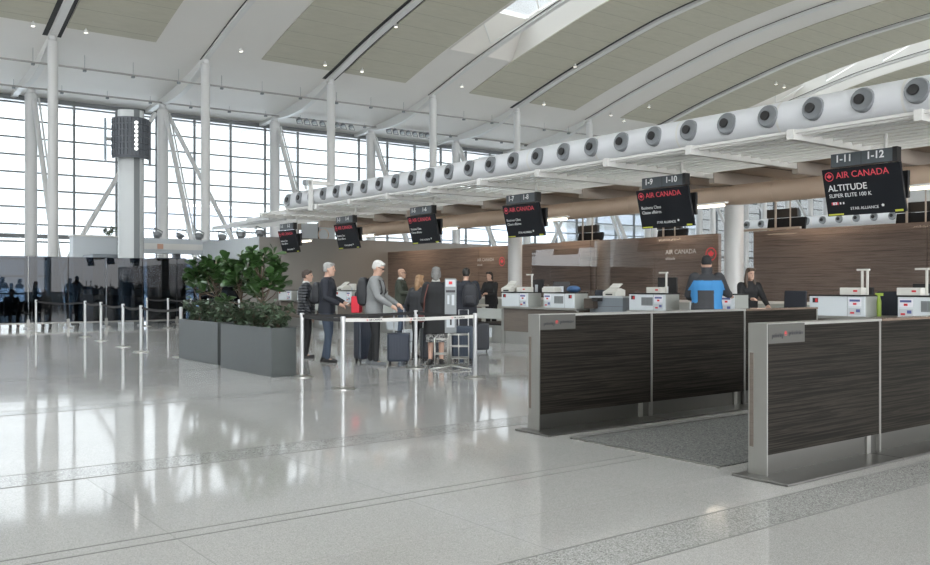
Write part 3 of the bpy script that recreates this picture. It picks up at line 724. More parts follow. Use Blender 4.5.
printer(14.35, Yp(614, 14.35), 1.19, 'ivory document printer with raised tray on the grey equipment desk')
printer(14.1, Yp(344, 14.1), LT, 'ivory document printer on the far left cabinet')
# grey equipment desk between counters
y0, y1 = Yp(626, 14.3), Yp(593, 14.3)
t = thing('equipment_desk', 'grey equipment desk with drawers between counters', 'desk', (14.25, (y0+y1)/2, 0)); h = (y1-y0)/2
MB().box(-.05, .5, -h, h, .0, 1.15).build('desk_body', P('desk_grey', (.20, .23, .26), .5), t, bevel=.01); MB().box(-.07, .52, -h-.02, h+.02, 1.15, 1.185).build('desk_top', M_pale, t)
MB().box(-.055, -.05, -h, h, .96, .965).build('drawer_gap', M_black, t)
t = thing('paper_box', 'open white paper box on the cabinet right of the farther column', 'box', (14.12, Yp(554.5, 14.1)+.12, LT)); MB().box(-.12, .12, -.2, .2, 0, .10).build('box_body', M_plast, t); MB().box(-.1, .1, -.18, .18, .10, .13).build('paper_stack', M_white, t)
t = thing('paper_box', 'dark brown box behind the counter left of the equipment desk', 'box', (14.15, Yp(590, 14.1), .911)); MB().box(-.1, .12, -.14, .14, 0, .22).build('box_body', P('box_brown', (.07, .055, .045), .6), t); MB().box(-.1, .2, -.28, -.1, .16, .24).build('flap', M_black, t)
mb = MB().ell((0, 0, .07), .13, .19, .085, 16, 8); o = mb.build('blue_pouch', P('pouch_blue', (.04, .10, .22), .6, var=.4, vscale=30), smooth=True, loc=(14.12, Yp(573, 14.1), LT)); tag(o, 'round blue pouch lying on the white cabinet under sign 1-8', 'pouch')
# lime bottle
t = thing('spray_bottle', 'lime green bottle standing on the counter right of the near cabinets', 'bottle', (14.3, Yp(879, 14.3), .911)); MLm = P('lime', (.36, .50, .08), .4)
MB().lathe([(.036, 0), (.038, .24), (.022, .30), (.018, .34)], 14).build('bottle_body', MLm, t, auto=True); MB().box(-.03, .03, -.06, .05, .34, .385).build('spray_head', MLm, t)
t = thing('paper_box', 'small pale box beside the lime green bottle', 'box', (14.3, Yp(873, 14.3)+.04, .911)); MB().box(-.08, .08, -.11, .11, 0, .17).build('box_body', M_beam, t)
# agent chairs
pc = None
for px, lab in ((604, 'beside the printer desk under sign 1-10'), (888, 'beside the lime green bottle'), (770, 'right of the female agent'), (500, 'behind the dark-haired agent at the far counter')):
    Y = Yp(px, 15.1)
    if pc is None:
        pc = t = thing('agent_chair', '', 'chair')
        q = MB(); q.T = Matrix.Translation((0, 0, 1.05)) @ Matrix.Rotation(.12, 4, 'Y'); q.box(-.03, .04, -.22, .22, -.25, .27); q.build('backrest', P('chair_navy', (.018, .022, .032), .7), t, bevel=.03)
        MB().box(-.24, .24, -.24, .24, .58, .66).build('seat', MATS['chair_navy'], t, bevel=.03)
        MB().tube([(0, 0, .10), (0, 0, .58)], .03, 10).tube([(.1, 0, .60), (.02, 0, .85)], .02, 8).build('gas_lift', M_black, t)
        mb = MB()
        for k in range(5): a = 2*PI*k/5; mb.tube([(0, 0, .12), (.3*math.cos(a), .3*math.sin(a), .06)], .02, 6); mb.ell((.3*math.cos(a), .3*math.sin(a), .03), .03, .03, .03, 8, 6)
        mb.build('star_base', M_black, t)
    else: t = dup(pc)
    t.location = (15.95 if px in (770, 500) else 15.1, Y, 0); t.rotation_euler = (0, 0, {604: .6, 888: .0, 770: .3, 500: .2}[px]); t['label'] = 'dark agent chair with padded backrest '+lab

# ------------------------------------------------------------------ queue barriers in the foreground
def barrier(X0, X1, Y0, Y1, label, end=True, plaque=False, px0=None, px1=None, toplight=True, last=False):
    t = thing('queue_barrier', label, 'barrier', (X0, Y0, 0)); L = X1-X0; W = Y1-Y0; Z = 1.14
    a = .012 if end else .0
    MB().box(px0-X0, px1-X0, -.25, W+.06, .0, .018).build('base_plate', M_dsteel, t, bevel=.004)
    MB().box(a+.03, L-.03, .035, W-.035, .018, .18).build('kick_plate', M_kick, t)
    MB().box(a, L-.035, .006, .03, .17, Z-.02).build('front_laminate', M_lam, t)
    MB().box(a, L-.035, W-.03, W-.006, .17, Z-.02).build('rear_laminate', M_lam, t)
    MB().box(a, L-.035, .03, W-.03, .17, Z-.03).build('core', M_black, t)
    MB().box(-.0 if end else .0, L, .0, W, Z-.02, Z).build('top_cap', M_steel if toplight else P('top_wood_%d' % random.randint(0, 9999), (.14, .10, .075), .22, coat=.3), t)
    if end:
        MB().box(0, .012, 0, W, .018, Z-.02).build('end_post', M_steel, t)
        MB().box(-.002, .0, W-.045, W-.012, .22, .92).build('end_inlay', M_wallface, t)
    MB().box(L-.035, L-.028, .004, W-.004, .018, Z-.02).box(L-.02, L-.004, .004, W-.004, .018, Z-.02).build('joint_post', M_joint, t)
    MB().box(L-.20, L-.14, .02, .034, .018, .17).build('foot_bracket', M_steel, t)
    if plaque:
        p = MB().box(a, a+.47, -.003, .006, Z-.15, Z-.005).build('plaque', P('plaque_%d' % random.randint(0, 9999), (.060, .060, .054), .5), t)
        M0 = frame((a, -.0045, Z-.10), (1, 0, 0), (0, 0, 1))
        text('priority', .048, M_dtxt, M0 @ Matrix.Translation((.045, -.015, 0)), p, bold=.0006); text('prioritaire', .046, M_dtxt, M0 @ Matrix.Translation((.26, .0, 0)), p, bold=.0006)
        rondelle(.018, M0 @ Matrix.Translation((.215, .022, 0)), p, M_redp)
    return t
barrier(5.70, 7.33, 3.89, 4.05, 'near dark wood barrier with steel end post and plaque, first panel', True, True, 5.58, 7.19)
barrier(7.335, 8.97, 3.89, 4.05, 'near dark wood barrier panel cut by the right edge of the picture', False, False, 7.20, 8.85, toplight=False)
barrier(8.975, 10.6, 3.89, 4.05, 'near dark wood barrier, third panel out of frame to the right', False, False, 8.86, 10.6, toplight=False)
barrier(5.74, 7.38, 6.44, 6.60, 'farther dark wood barrier with steel end post and plaque, first panel', True, True, 5.62, 7.32)
barrier(7.385, 9.02, 6.44, 6.60, 'farther dark wood barrier, middle panel', False, False, 7.33, 8.96)
barrier(9.025, 10.55, 6.44, 6.60, 'farther dark wood barrier, last panel with brown top', False, False, 8.97, 10.55, toplight=False)
t = thing('pass_card', 'small peach card lying on the brown barrier top', 'card', (atY(758, 6.52), 6.52, 1.1405)); MB().box(-.09, .09, -.05, .05, 0, .004).build('card_sheet', P('peach_card', (.6, .42, .32), .5), t)

# ------------------------------------------------------------------ stanchions and belts
ps = None
def stanchion(x, y, lab):
    global ps
    if ps is None:
        ps = t = thing('stanchion', lab, 'stanchion', (x, y, 0))
        MB().lathe([(.165, 0), (.165, .012), (.12, .022), (.04, .03), (.034, .05)], 28).build('base', M_steel, t, auto=True)
        MB().lathe([(.032, .03), (.032, .93)], 18).build('post', M_post, t, auto=True)
        MB().lathe([(.035, .90), (.036, .985), (.030, .995)], 18).build('belt_head', M_post, t, auto=True)
        return t
    return dup(ps, (x, y, 0), label=lab)
def belt(a, b, z=.945, mat=None, lab='', sag=.02, text_=False):
    d = Vector((b[0]-a[0], b[1]-a[1], 0)); L = d.length; d.normalize(); nrm = Vector((-d.y, d.x, 0))*.0015
    t = thing('queue_belt', lab, 'belt', (a[0], a[1], z))
    rs = []
    for i in range(9):
        u = .035+(L-.07)*i/8; zz = -sag*4*(i/8)*(1-i/8); p = d*u
        rs.append([p+nrm+Vector((0, 0, zz-.025)), p+nrm+Vector((0, 0, zz+.025)), p-nrm+Vector((0, 0, zz+.025)), p-nrm+Vector((0, 0, zz-.025))])
    MB().rings(rs).build('webbing', mat or M_belt, t)
    if text_:
        for u in (.18, .5, .82):
            M0 = frame((d.x*L*u+d.y*.004, d.y*L*u-d.x*.004, -.018-sag*4*u*(1-u)), (d.x, d.y, 0), (0, 0, 1))
            text('AIR CANADA', .036, M_dtxt, M0, t); rondelle(.015, M0 @ Matrix.Translation((-.03, .017, 0)), t, M_redp)
    return t
G = lambda px, py: gp(px, py)
A, B, Cc, Dd = (6.0, 10.76), (6.28, 12.56), (8.53, 12.75), (8.34, 10.83)
stanchion(*A, 'nearest silver stanchion, standing alone in front of the queue'); stanchion(*B, 'silver stanchion at the right end of the planters'); stanchion(*Cc, 'silver stanchion between the navy suitcase and the bag sizer'); stanchion(*Dd, 'silver stanchion right of the bag sizer')
belt(A, Dd, mat=M_beltw, lab='white printed queue belt in front of the travellers', text_=True, sag=.015)
belt(A, B, lab='black queue belt from the nearest stanchion to the planter end', z=.95); belt(B, Cc, lab='black queue belt behind the white printed belt', z=.95); belt(Cc, Dd, lab='black queue belt ending beside the bag sizer', z=.95)
lefts = [G(36, 333), G(85, 337), G(101, 341), G(123, 347), G(141, 352), G(181, 357)]
ll = ['leftmost in the picture', 'second from the left', 'third from the left', 'fourth from the left', 'fifth from the left', 'touching the left planter']
for p, l in zip(lefts, ll): stanchion(*p, 'silver stanchion of the left line, '+l)
for i in range(5): belt(lefts[i], lefts[i+1], lab='dark queue belt of the left line, '+['from leftmost post to the second', 'from second post to the third', 'from third post to the fourth', 'from fourth post to the fifth', 'from fifth post to the planter'][i], sag=.05)
backs = [G(147, 326.5), G(168, 328), G(191, 329), G(208, 330), G(225, 331), G(239, 332)]
bl = ['left end', 'second', 'third, seen through the plant', 'fourth, behind the figs', 'fifth, behind the figs', 'right end behind the shrubs']
for p, l in zip(backs, bl): stanchion(*p, 'silver stanchion of the back line before the smoked glass, '+l)
for i in range(5): belt(backs[i], backs[i+1], lab='dark queue belt of the back line, stretch %s' % ['leftmost', 'beside the plant', 'behind the left fig', 'between the figs', 'rightmost'][i], sag=.04)

# ------------------------------------------------------------------ planters and plants
def planter(x0, y0, L, W, Hh, lab):
    t = thing('planter_box', lab, 'planter', (x0, y0, 0))
    mb = MB().box(0, W, 0, L, 0.0, .02)
    for a in ((0, .03, 0, L), (W-.03, W, 0, L), (.03, W-.03, 0, .03), (.03, W-.03, L-.03, L)): mb.box(*a, .02, Hh)
    mb.build('planter_shell', M_planter, t, bevel=.004)
    MB().box(.03, W-.03, .03, L-.03, .02, Hh-.05).build('soil', M_soil, t)
planter(5.87, 12.78, 2.05, .42, .765, 'grey metal planter box, the nearer of two')
planter(6.00, 15.30, 2.0, .42, .765, 'grey metal planter box, the farther of two')
def leafmesh(mb, base, direc, size, wid, roll, droop=.25):
    d = Vector(direc).normalized(); up = Vector((0, 0, 1)); a = d.cross(up)
    a = a.normalized() if a.length > .05 else Vector((1, 0, 0)); nrm = a.cross(d).normalized()
    a, nrm = a*math.cos(roll)+nrm*math.sin(roll), nrm*math.cos(roll)-a*math.sin(roll)
    W = [(0, .04), (.18, .35), (.42, .62), (.68, 1.0), (.88, .82), (1, .12)]; vs = []
    for t_, w in W:
        c = Vector(base)+d*(t_*size)-Vector((0, 0, 1))*(droop*size*t_*t_)
        for s_ in (-1, 0, 1): vs.append(c+a*(s_*w*wid*size/2)+nrm*(abs(s_)*.08*size*w))
    fs = []
    for i in range(len(W)-1):
        for j in range(2): k = i*3+j; fs.append((k, k+1, k+4, k+3))
    mb.add(vs, fs)
def fig(x, y, z, h, r, nb, lab, seed):
    random.seed(seed); t = thing('fig_tree', lab, 'plant', (x, y, z))
    mt = MB(); ml = MB()
    mt.tube([(0, 0, 0), (.02, .02, .35*h), (-.02, .03, .62*h), (0, 0, .95*h)], [.022, .018, .014, .006], 8)
    tips = []
    for b in range(nb+5):
        a = b*2.4+random.uniform(-.3, .3); z0 = h*(.30+.35*random.random()); L = r*random.uniform(.25, .85); zt_ = z0+h*random.uniform(.06, .42)
        zt_ = min(zt_, h*1.02-L*.25)
        p1 = (L*.5*math.cos(a), L*.5*math.sin(a), z0+(zt_-z0)*.35); p2 = (L*math.cos(a), L*math.sin(a), zt_)
        mt.tube([(0, 0, z0), p1, p2], [.010, .008, .004], 6); tips.append((p1, p2, a))
    for p1, p2, a in tips:
        P1, P2 = Vector(p1), Vector(p2)
        for i in range(13):
            u = random.uniform(.25, 1.05); b = P1.lerp(P2, u); an = a+random.uniform(-2.2, 2.2); el = random.uniform(-.1, 1.25)
            leafmesh(ml, b, (math.cos(an)*math.cos(el), math.sin(an)*math.cos(el), math.sin(el)), random.uniform(.15, .235), random.uniform(.58, .74), random.uniform(-.7, .7), random.uniform(.0, .25))
    mt.build('trunk', M_bark, t, smooth=True); ml.build('foliage', M_leaf, t, smooth=True)['kind'] = 'stuff'
def shrub(x, y, z, h, r, lab, seed):
    random.seed(seed); t = thing('leafy_shrub', lab, 'plant', (x, y, z)); mt = MB(); ml = MB()
    for b in range(9):
        a = random.uniform(0, 2*PI); L = r*random.uniform(.3, 1); zt_ = h*random.uniform(.5, 1)
        p = Vector((L*math.cos(a), L*math.sin(a)*1.1, zt_)); mt.tube([(0, 0, 0), (p.x*.4, p.y*.4, zt_*.6), p], [.008, .006, .003], 5)
        for i in range(26):
            u = random.uniform(.2, 1); q = Vector((p.x*u, p.y*u, zt_*min(1, u*1.15)))+Vector([random.uniform(-.05, .05) for _ in range(3)]); an = random.uniform(0, 2*PI); el = random.uniform(-.4, 1)
            leafmesh(ml, q, (math.cos(an)*math.cos(el), math.sin(an)*math.cos(el), math.sin(el)), random.uniform(.06, .11), random.uniform(.5, .8), random.uniform(-.8, .8))
    mt.build('stem', M_bark, t, smooth=True); ml.build('foliage', M_leaf2, t, smooth=True)['kind'] = 'stuff'
fig(6.08, 13.55, .715, 1.28, .46, 13, 'large green fiddle leaf fig in the nearer planter, right crown', 3)
fig(6.08, 14.45, .715, 1.20, .40, 12, 'large green fiddle leaf fig in the nearer planter, left crown', 5)
fig(6.21, 15.9, .715, 1.25, .44, 12, 'green fiddle leaf fig in the farther planter, right crown', 8)
fig(6.21, 16.75, .715, 1.22, .44, 12, 'green fiddle leaf fig in the farther planter, leftmost crown', 12)
for i, (y, w) in enumerate(((12.98, 'at its right end'), (13.42, 'second from its right end'), (13.9, 'under the fig trunks'), (14.35, 'second from its left end'), (14.66, 'at its left end'))):
    shrub(6.08, y, .715, .42, .26, 'dark leafy shrub in the nearer planter, '+w, 20+i)
for i, (y, w) in enumerate(((15.5, 'at its right end'), (15.95, 'second from its right end'), (16.45, 'under the left fig'), (16.95, 'at its left end'))):
    shrub(6.21, y, .715, .42, .26, 'dark leafy shrub in the farther planter, '+w, 30+i)
shrub((b2+b3)/2+.6, 38.3, zpp, .35, .4, 'small dark plant on top of the pale partition', 41)
shrub((b2+b3)/2+1.3, 38.3, zpp, .42, .4, 'small dark plant on top of the pale partition, nearer the tower', 42)

# ------------------------------------------------------------------ luggage
M_navy = P('case_navy', (.030, .040, .062), .45, bump=.4, bscale=6); M_case = P('case_dark', (.022, .026, .034), .5)
def suitcase(x, y, w, d, h, rz, lab, mat, handle=.0, tilt=0):
    t = thing('suitcase', lab, 'suitcase', (x, y, 0), rz)
    mb = MB().box(-w/2, w/2, -d/2, d/2, .05, h); b = mb.build('shell', mat, t, bevel=.035)
    mb = MB()
    for i in range(7):
        xx = -w/2+.05+i*(w-.1)/6; mb.box(xx-.008, xx+.008, -d/2-.006, -d/2, .12, h-.07)
    mb.build('rib', mat, t)
    MB().box(-w/2-.003, w/2+.003, -.006, .006, .06, h+.002).build('zip', M_black, t)
    MB().tube([(-.06, 0, h-.005), (-.06, 0, h+.025), (.06, 0, h+.025), (.06, 0, h-.005)], .009, 6).build('grab_handle', M_black, t)
    if handle:
        MB().tube([(-.09, d/2-.04, h-.02), (-.09, d/2-.04, h+handle), (.09, d/2-.04, h+handle), (.09, d/2-.04, h-.02)], .011, 8).build('pull_handle', M_post, t)
    for sx_ in (-1, 1):
        for sy in (-1, 1): MB().tube([(sx_*(w/2-.05)-.012, sy*(d/2-.05), .028), (sx_*(w/2-.05)+.012, sy*(d/2-.05), .028)], .028, 12).build('wheel', M_black, t)
    return t
suitcase(*G(398.5, 364), .40, .24, .56, RIGHT, 'small navy hard-shell suitcase held by the man in the grey sweater', M_navy, .44)
suitcase(*G(364, 361.5), .32, .30, .80, RIGHT+.5, 'tall dark navy suitcase behind the man in the grey sweater', M_navy)
suitcase(*G(429, 361), .30, .24, .62, RIGHT+.4, 'dark suitcase left of the woman in the black coat', M_case, .3)
suitcase(*G(463, 361), .40, .28, .66, RIGHT-.1, 'blue grey suitcase standing behind the bag sizer rack', P('case_blue', (.035, .05, .075), .5), .3)
suitcase(*G(481, 352), .34, .26, .62, RIGHT, 'black suitcase by the man in the dark coat, right side', M_case)
t = thing('handbag', 'pale grey bag standing on the floor near the olive jacket man', 'bag', (*G(408, 341), 0)); MB().box(-.14, .14, -.08, .08, 0, .30).build('bag_body', M_pale, t, bevel=.03); MB().tube([(-.07, 0, .29), (-.05, 0, .42), (.05, 0, .42), (.07, 0, .29)], .01, 6).build('bag_handle', M_mull, t)
# bag sizer
bx_, by_ = G(450, 368)
t = thing('bag_sizer', 'steel bag sizer rack with tall grey instruction panel', 'bag sizer', (bx_, by_, 0), RIGHT)
p = MB().box(-.09, .11, -.03, .03, .60, 1.54).build('instruction_panel', P('sizer_panel', (.22, .24, .25), .45), t, bevel=.006)
MB().box(-.075, .095, -.034, -.03, 1.40, 1.52).box(-.06, .08, -.034, -.03, .70, .92).box(-.045, -.01, -.034, -.03, 1.10, 1.25).box(.03, .075, -.034, -.03, 1.08, 1.26).build('print_block', M_pale, p, bevel=.001)
MB().box(-.02, .04, -.037, -.034, 1.44, 1.49).build('leaf_print', M_redp, p)
MB().box(-.07, .09, -.034, -.03, 1.30, 1.34).box(.0, .03, -.037, -.034, .74, .88).build('dark_print', M_dtxt, p)
mb = MB(); r = .011
for z in (.18, .38, .58): mb.tube([(-.02, -.18, z), (.32, -.18, z), (.32, .12, z), (-.02, .12, z), (-.02, -.18, z)], r, 6)
for x, y in ((-.02, -.18), (.15, -.18), (.32, -.18), (.32, .12), (-.02, .12)): mb.tube([(x, y, .06), (x, y, .60)], r, 6)
mb.build('basket_frame', M_steel, t, smooth=True)
mb = MB()
for z in (.25, .50): mb.tube([(-.26, -.16, z), (-.04, -.16, z), (-.04, .10, z), (-.26, .10, z), (-.26, -.16, z)], r, 6)
for x, y in ((-.26, -.16), (-.26, .10), (-.04, -.16)): mb.tube([(x, y, .04), (x, y, .52)], r, 6)
mb.build('small_basket', M_steel, t, smooth=True)
MB().tube([(-.32, -.38, .015), (-.05, -.30, .05), (.05, 0, .06), (.30, .25, .015)], .014, 8).tube([(.36, -.36, .015), (.1, -.28, .05), (-.05, 0, .06), (-.3, .25, .015)], .014, 8).tube([(.01, 0, .05), (.01, 0, .62)], .02, 8).build('foot_frame', M_steel, t, smooth=True)

# ------------------------------------------------------------------ people
def remesh(mb, name, mat, parent, vox, smooth_it=2):
    me = mb.mesh(name, mat, True); o = bpy.data.objects.new(name, me); COL.objects.link(o)
    m = o.modifiers.new('r', 'REMESH'); m.mode = 'VOXEL'; m.voxel_size = vox; m.use_smooth_shade = True
    s = o.modifiers.new('s', 'SMOOTH'); s.iterations = smooth_it; s.factor = .5
    bpy.context.view_layer.update(); dg = bpy.context.evaluated_depsgraph_get()
    me2 = bpy.data.meshes.new_from_object(o.evaluated_get(dg)); me2.name = name
    if not me2.materials: me2.materials.append(mat)
    bpy.data.objects.remove(o); r = bpy.data.objects.new(name, me2); COL.objects.link(r)
    me2.polygons.foreach_set('use_smooth', [True]*len(me2.polygons))
    r.parent = parent; return r
def ering(c, rx, ry, n=18, p=.85):
    return [Vector((c[0]+rx*math.copysign(abs(math.cos(a))**p, math.cos(a)), c[1]+ry*math.copysign(abs(math.sin(a))**p, math.sin(a)), c[2])) for a in [2*PI*j/n for j in range(n)]]
def lerp(a, b, t): return tuple(a[i]+(b[i]-a[i])*t for i in range(3))
def hand(mb, wr, el, side, curl=.5):
    W = Vector(wr); d = (W-Vector(el)).normalized(); up = Vector((0, 0, 1)) if abs(d.z) < .8 else Vector((0, 1, 0))
    s_ = d.cross(up).normalized(); nrm = s_.cross(d).normalized()
    # palm
    mb.blob([W-d*.02, W+d*.035, W+d*.075], [.024, .033, .032], 10)
    for i, (o, L) in enumerate(((-.030, .065), (-.010, .078), (.011, .072), (.030, .056))):
        b = W+d*.075+s_*o; k = curl
        p1 = b+d*(L*.45); p2 = p1+(d*math.cos(k*1.3)-nrm*math.sin(k*1.3))*L*.32; p3 = p2+(d*math.cos(k*2.2)-nrm*math.sin(k*2.2))*L*.28
        mb.blob([b-d*.02, p1, p2, p3], [.0095, .009, .0085, .0075], 8)
    b = W+d*.02+s_*(-.028*side); mb.blob([b, b+d*.03-s_*(.025*side)-nrm*.01, b+d*.055-s_*(.032*side)-nrm*.02], [.012, .011, .009], 8)
def person(loc, face, label, height=1.75, female=False, top=None, bottom=None, shoe=None, hair=None, skin=None, armL=None, armR=None, tz=0,
           head_yaw=0, head_pitch=0, lean=0, hairstyle='short', coat=False, bulk=1.0, bare=False, skirt=None, beanie=None, step=.0, seated=False, glasses=False, collar=None, curl=.5, smat=None):
    s = height/1.75; skin = skin or M_skin; t = thing('person', label, 'person', (loc[0], loc[1], tz), face-PI/2); t.scale = (s, s, s)
    # lean: shift of upper body forward with height
    def q(x, y, z): return (x, y+lean*max(0, z-.95), z)
    sw = .165 if female else .185
    if seated:
        hz = .50; dz = hz-.93
        def U(x, y, z): return (x, y+lean*max(0, z-.95), z+dz)
        hipz = .93+dz
    else:
        U = q; hipz = .93
    kn = {}; an = {}
    for sd in (-1, 1):
        if seated: kn[sd] = (sd*.12, .42, .52); an[sd] = (sd*.12, .44, .09)
        else: kn[sd] = (sd*.095, .03+step*sd*.35, .50); an[sd] = (sd*.10, -.02+step*sd, .085)
    hips = {sd: (sd*.085, 0, hipz) for sd in (-1, 1)}
    defR = ((.25*bulk, -.02, 1.13), (.24*bulk, .08, .88)); defL = ((-.25*bulk, -.02, 1.13), (-.24*bulk, .08, .88))
    arms = {1: armR or defR, -1: armL or defL}
    ar = {sd: (U(*arms[sd][0]), U(*arms[sd][1])) for sd in arms}
    sh = {sd: U(sd*sw, 0, 1.41) for sd in (-1, 1)}
    # body
    b = MB()
    hx = .155 if not female else .16; ch = .165 if not female else .15
    b.rings([ering(U(0, 0, .86), hx*.85, .10), ering(U(0, -.005, .95), hx, .112), ering(U(0, 0, 1.06), hx*.88, .10), ering(U(0, .005, 1.18), ch*.93, .10), ering(U(0, .005, 1.30), ch*1.05, .11), ering(U(0, -.005, 1.40), ch*.98, .092), ering(U(0, -.015, 1.46), .10, .07), ering(U(0, -.012, 1.50), .06, .055)])
    nb = U(0, -.012, 1.46); hc = Vector(U(0, .018, 1.635))
    b.tube([nb, U(0, .0, 1.57)], [.058, .052], 12)
    for sd in (-1, 1):
        e, w = ar[sd]
        b.blob([sh[sd], lerp(sh[sd], e, .5), e, lerp(e, w, .5), w], [.055, .046, .037, .035, .026], 10)
        hand(b, w, e, sd, curl)
        b.blob([hips[sd], lerp(hips[sd], kn[sd], .5), kn[sd], lerp(kn[sd], an[sd], .4), an[sd]], [.088, .074, .054, .052, .036], 12)
        a = an[sd]; b.blob([(a[0], a[1]-.02, .045), (a[0]*1.03, a[1]+.07, .035), (a[0]*1.05, a[1]+.11, .032)], [.030, .028, .020], 10)
    R = Matrix.Translation(hc) @ Matrix.Rotation(head_yaw, 4, 'Z') @ Matrix.Rotation(-head_pitch, 4, 'X')
    b.T = R
    zz = [(-.118, .030, .035, .045), (-.105, .042, .055, .030), (-.07, .058, .075, .014), (-.03, .067, .088, .003), (.01, .072, .095, .0), (.05, .072, .096, -.005), (.085, .062, .083, -.008), (.108, .040, .055, -.010), (.116, .015, .02, -.01)]
    b.rings([ering((0, yo, z), rx, ry, 18, .95) for z, rx, ry, yo in zz])
    b.blob([(0, .086, .02), (0, .102, -.012), (0, .106, -.025)], [.010, .012, .014], 8)       # nose
    b.blob([(-.02, .088, -.060), (.02, .088, -.060)], .009, 8)   # lips
    b.blob([(0, .07, -.10), (0, .078, -.095)], .02, 8)
    b.blob([(-.03, .086, .028), (.03, .086, .028)], .010, 8)     # brow
    for sd in (-1, 1): b.ell((sd*.075, -.005, -.008), .011, .022, .032, 10, 8)
    b.T = None
    remesh(b, 'body', skin, t, .0075, 1)
    for sd in (-1, 1):
        e = MB(); e.T = R; e.ell((sd*.030, .083, .008), .013, .008, .008, 10, 6); e.build('eye', M_eye, t, smooth=True)
    if glasses:
        e = MB(); e.T = R; e.box(-.065, -.006, .097, .101, -.012, .022).box(.006, .065, .097, .101, -.012, .022).box(-.07, .07, .094, .098, .014, .022).box(-.075, -.071, -.01, .098, .010, .018).box(.071, .075, -.01, .098, .010, .018); e.build('glasses', M_black, t)
    # trousers
    g = .016
    if bottom:
        b = MB(); b.rings([ering(U(0, 0, .80) if not seated else U(0, 0, .86), hx*.9, .105), ering(U(0, -.01, .90), hx+g, .128), ering(U(0, -.005, 1.0), hx*.96+g, .118), ering(U(0, 0, 1.05), hx*.9+g, .112)])
        for sd in (-1, 1): b.blob([hips[sd], lerp(hips[sd], kn[sd], .5), kn[sd], lerp(kn[sd], an[sd], .5), lerp(kn[sd], an[sd], .98)], [.100, .088, .070, .062, .055], 12)
        remesh(b, 'trousers', bottom, t, .013)
    # shoes
    b = MB()
    for sd in (-1, 1):
        a = an[sd]; b.rings([ering((a[0]*1.03, a[1]+.05, z), rx, ry, 14, .8) for z, rx, ry in ((.0, .045, .135), (.03, .047, .138), (.055, .042, .12))])
        b.blob([(a[0], a[1]-.02, .06), (a[0], a[1]-.01, .10 if not bare else .05)], [.045, .042], 10)
    remesh(b, 'shoes', shoe or M_black, t, .012, 1)
    # top
    hem = .55 if coat else .86
    b = MB(); u = bulk
    rr = [ering(U(0, -.005, .93), (hx+.035)*u, .135*u), ering(U(0, 0, 1.06), (hx*.93+.035)*u, .128*u), ering(U(0, .005, 1.18), (ch+.028)*u, .128*u), ering(U(0, .005, 1.30), (ch*1.08+.025)*u, .135*u), ering(U(0, -.005, 1.40), (ch+.02)*u, .112*u), ering(U(0, -.015, 1.455), .115, .085), ering(U(0, -.012, 1.50), .074, .07)]
    if coat: rr = [ering(U(0, -.01, hem), (hx+.055)*u, .15*u), ering(U(0, -.01, .75), (hx+.045)*u, .145*u)]+rr
    else: rr = [ering(U(0, -.005, hem), (hx+.03)*u, .13*u)]+rr
    b.rings(rr)
    for sd in (-1, 1):
        e, w = ar[sd]
        b.blob([sh[sd], lerp(sh[sd], e, .5), e, lerp(e, w, .5), lerp(e, w, .93)], [.076*u, .066*u, .056*u, .05*u, .042], 12)
    jk = remesh(b, 'coat' if coat else 'jacket', top, t, .012)
    if collar:
        c = MB(); c.rings([ering(U(0, -.012, 1.475), .085, .078, 18), ering(U(0, -.005, 1.535 if not beanie else 1.585), .070 if not beanie else .088, .066 if not beanie else .085, 18)], cap=True); remesh(c, 'collar', collar, t, .012, 1)
    if skirt:
        c = MB(); c.rings([ering(U(0, 0, .40), .19, .15), ering(U(0, 0, .56), .185, .15), ering(U(0, 0, .8), .17, .13)]); remesh(c, 'skirt', skirt, t, .014, 1)
    # hair
    h = MB(); h.T = R
    if beanie:
        h.rings([ering((0, -.008, z), rx, ry, 18, .95) for z, rx, ry in ((-.01, .079, .090), (.018, .082, .106), (.05, .082, .106), (.10, .074, .096), (.135, .048, .062), (.148, .015, .02))])
        remesh(h, 'beanie', beanie, t, .010, 2)
    elif hairstyle != 'bald':
        h.rings([ering((0, yo, z), rx, ry, 18, .95) for z, rx, ry, yo in ((-.045, .070, .068, -.035), (.0, .079, .085, -.028), (.04, .081, .098, -.016), (.085, .073, .096, -.010), (.118, .048, .062, -.010), (.130, .015, .02, -.01))])
        h.blob([(-.05, .06, .085), (.05, .06, .085)], .03, 10)
        if hairstyle == 'long':
            for sd in (-1, 1): h.blob([(sd*.062, -.01, .03), (sd*.080, .0, -.06), (sd*.09, .01, -.17), (sd*.085, .03, -.26)], [.032, .036, .034, .016], 10)
            h.blob([(0, -.07, .0), (0, -.09, -.12), (0, -.10, -.24)], [.065, .07, .035], 12)
        if hairstyle == 'bob':
            h.blob([(0, -.05, -.02), (0, -.06, -.075)], [.078, .066], 12)
            for sd in (-1, 1): h.blob([(sd*.060, -.01, .03), (sd*.070, -.005, -.06)], [.03, .026], 10)
        remesh(h, 'hair', hair, t, .009, 2)
    return t
def cl(n, c, r=.75, **k): return P(n, c, r, **k)
W_jeans = cl('jeans', (.045, .065, .10), var=.2); W_black = cl('cloth_black', (.013, .014, .016)); W_char = cl('cloth_charcoal', (.03, .032, .037)); W_navy = cl('cloth_navy', (.014, .017, .026))
W_grey = cl('sweater_grey', (.21, .22, .225), var=.12, vscale=20); W_olive = cl('jacket_olive', (.035, .042, .030)); W_puff = banded('puffer', (.022, .025, .032), 'Z', 5.5, rough=.45)
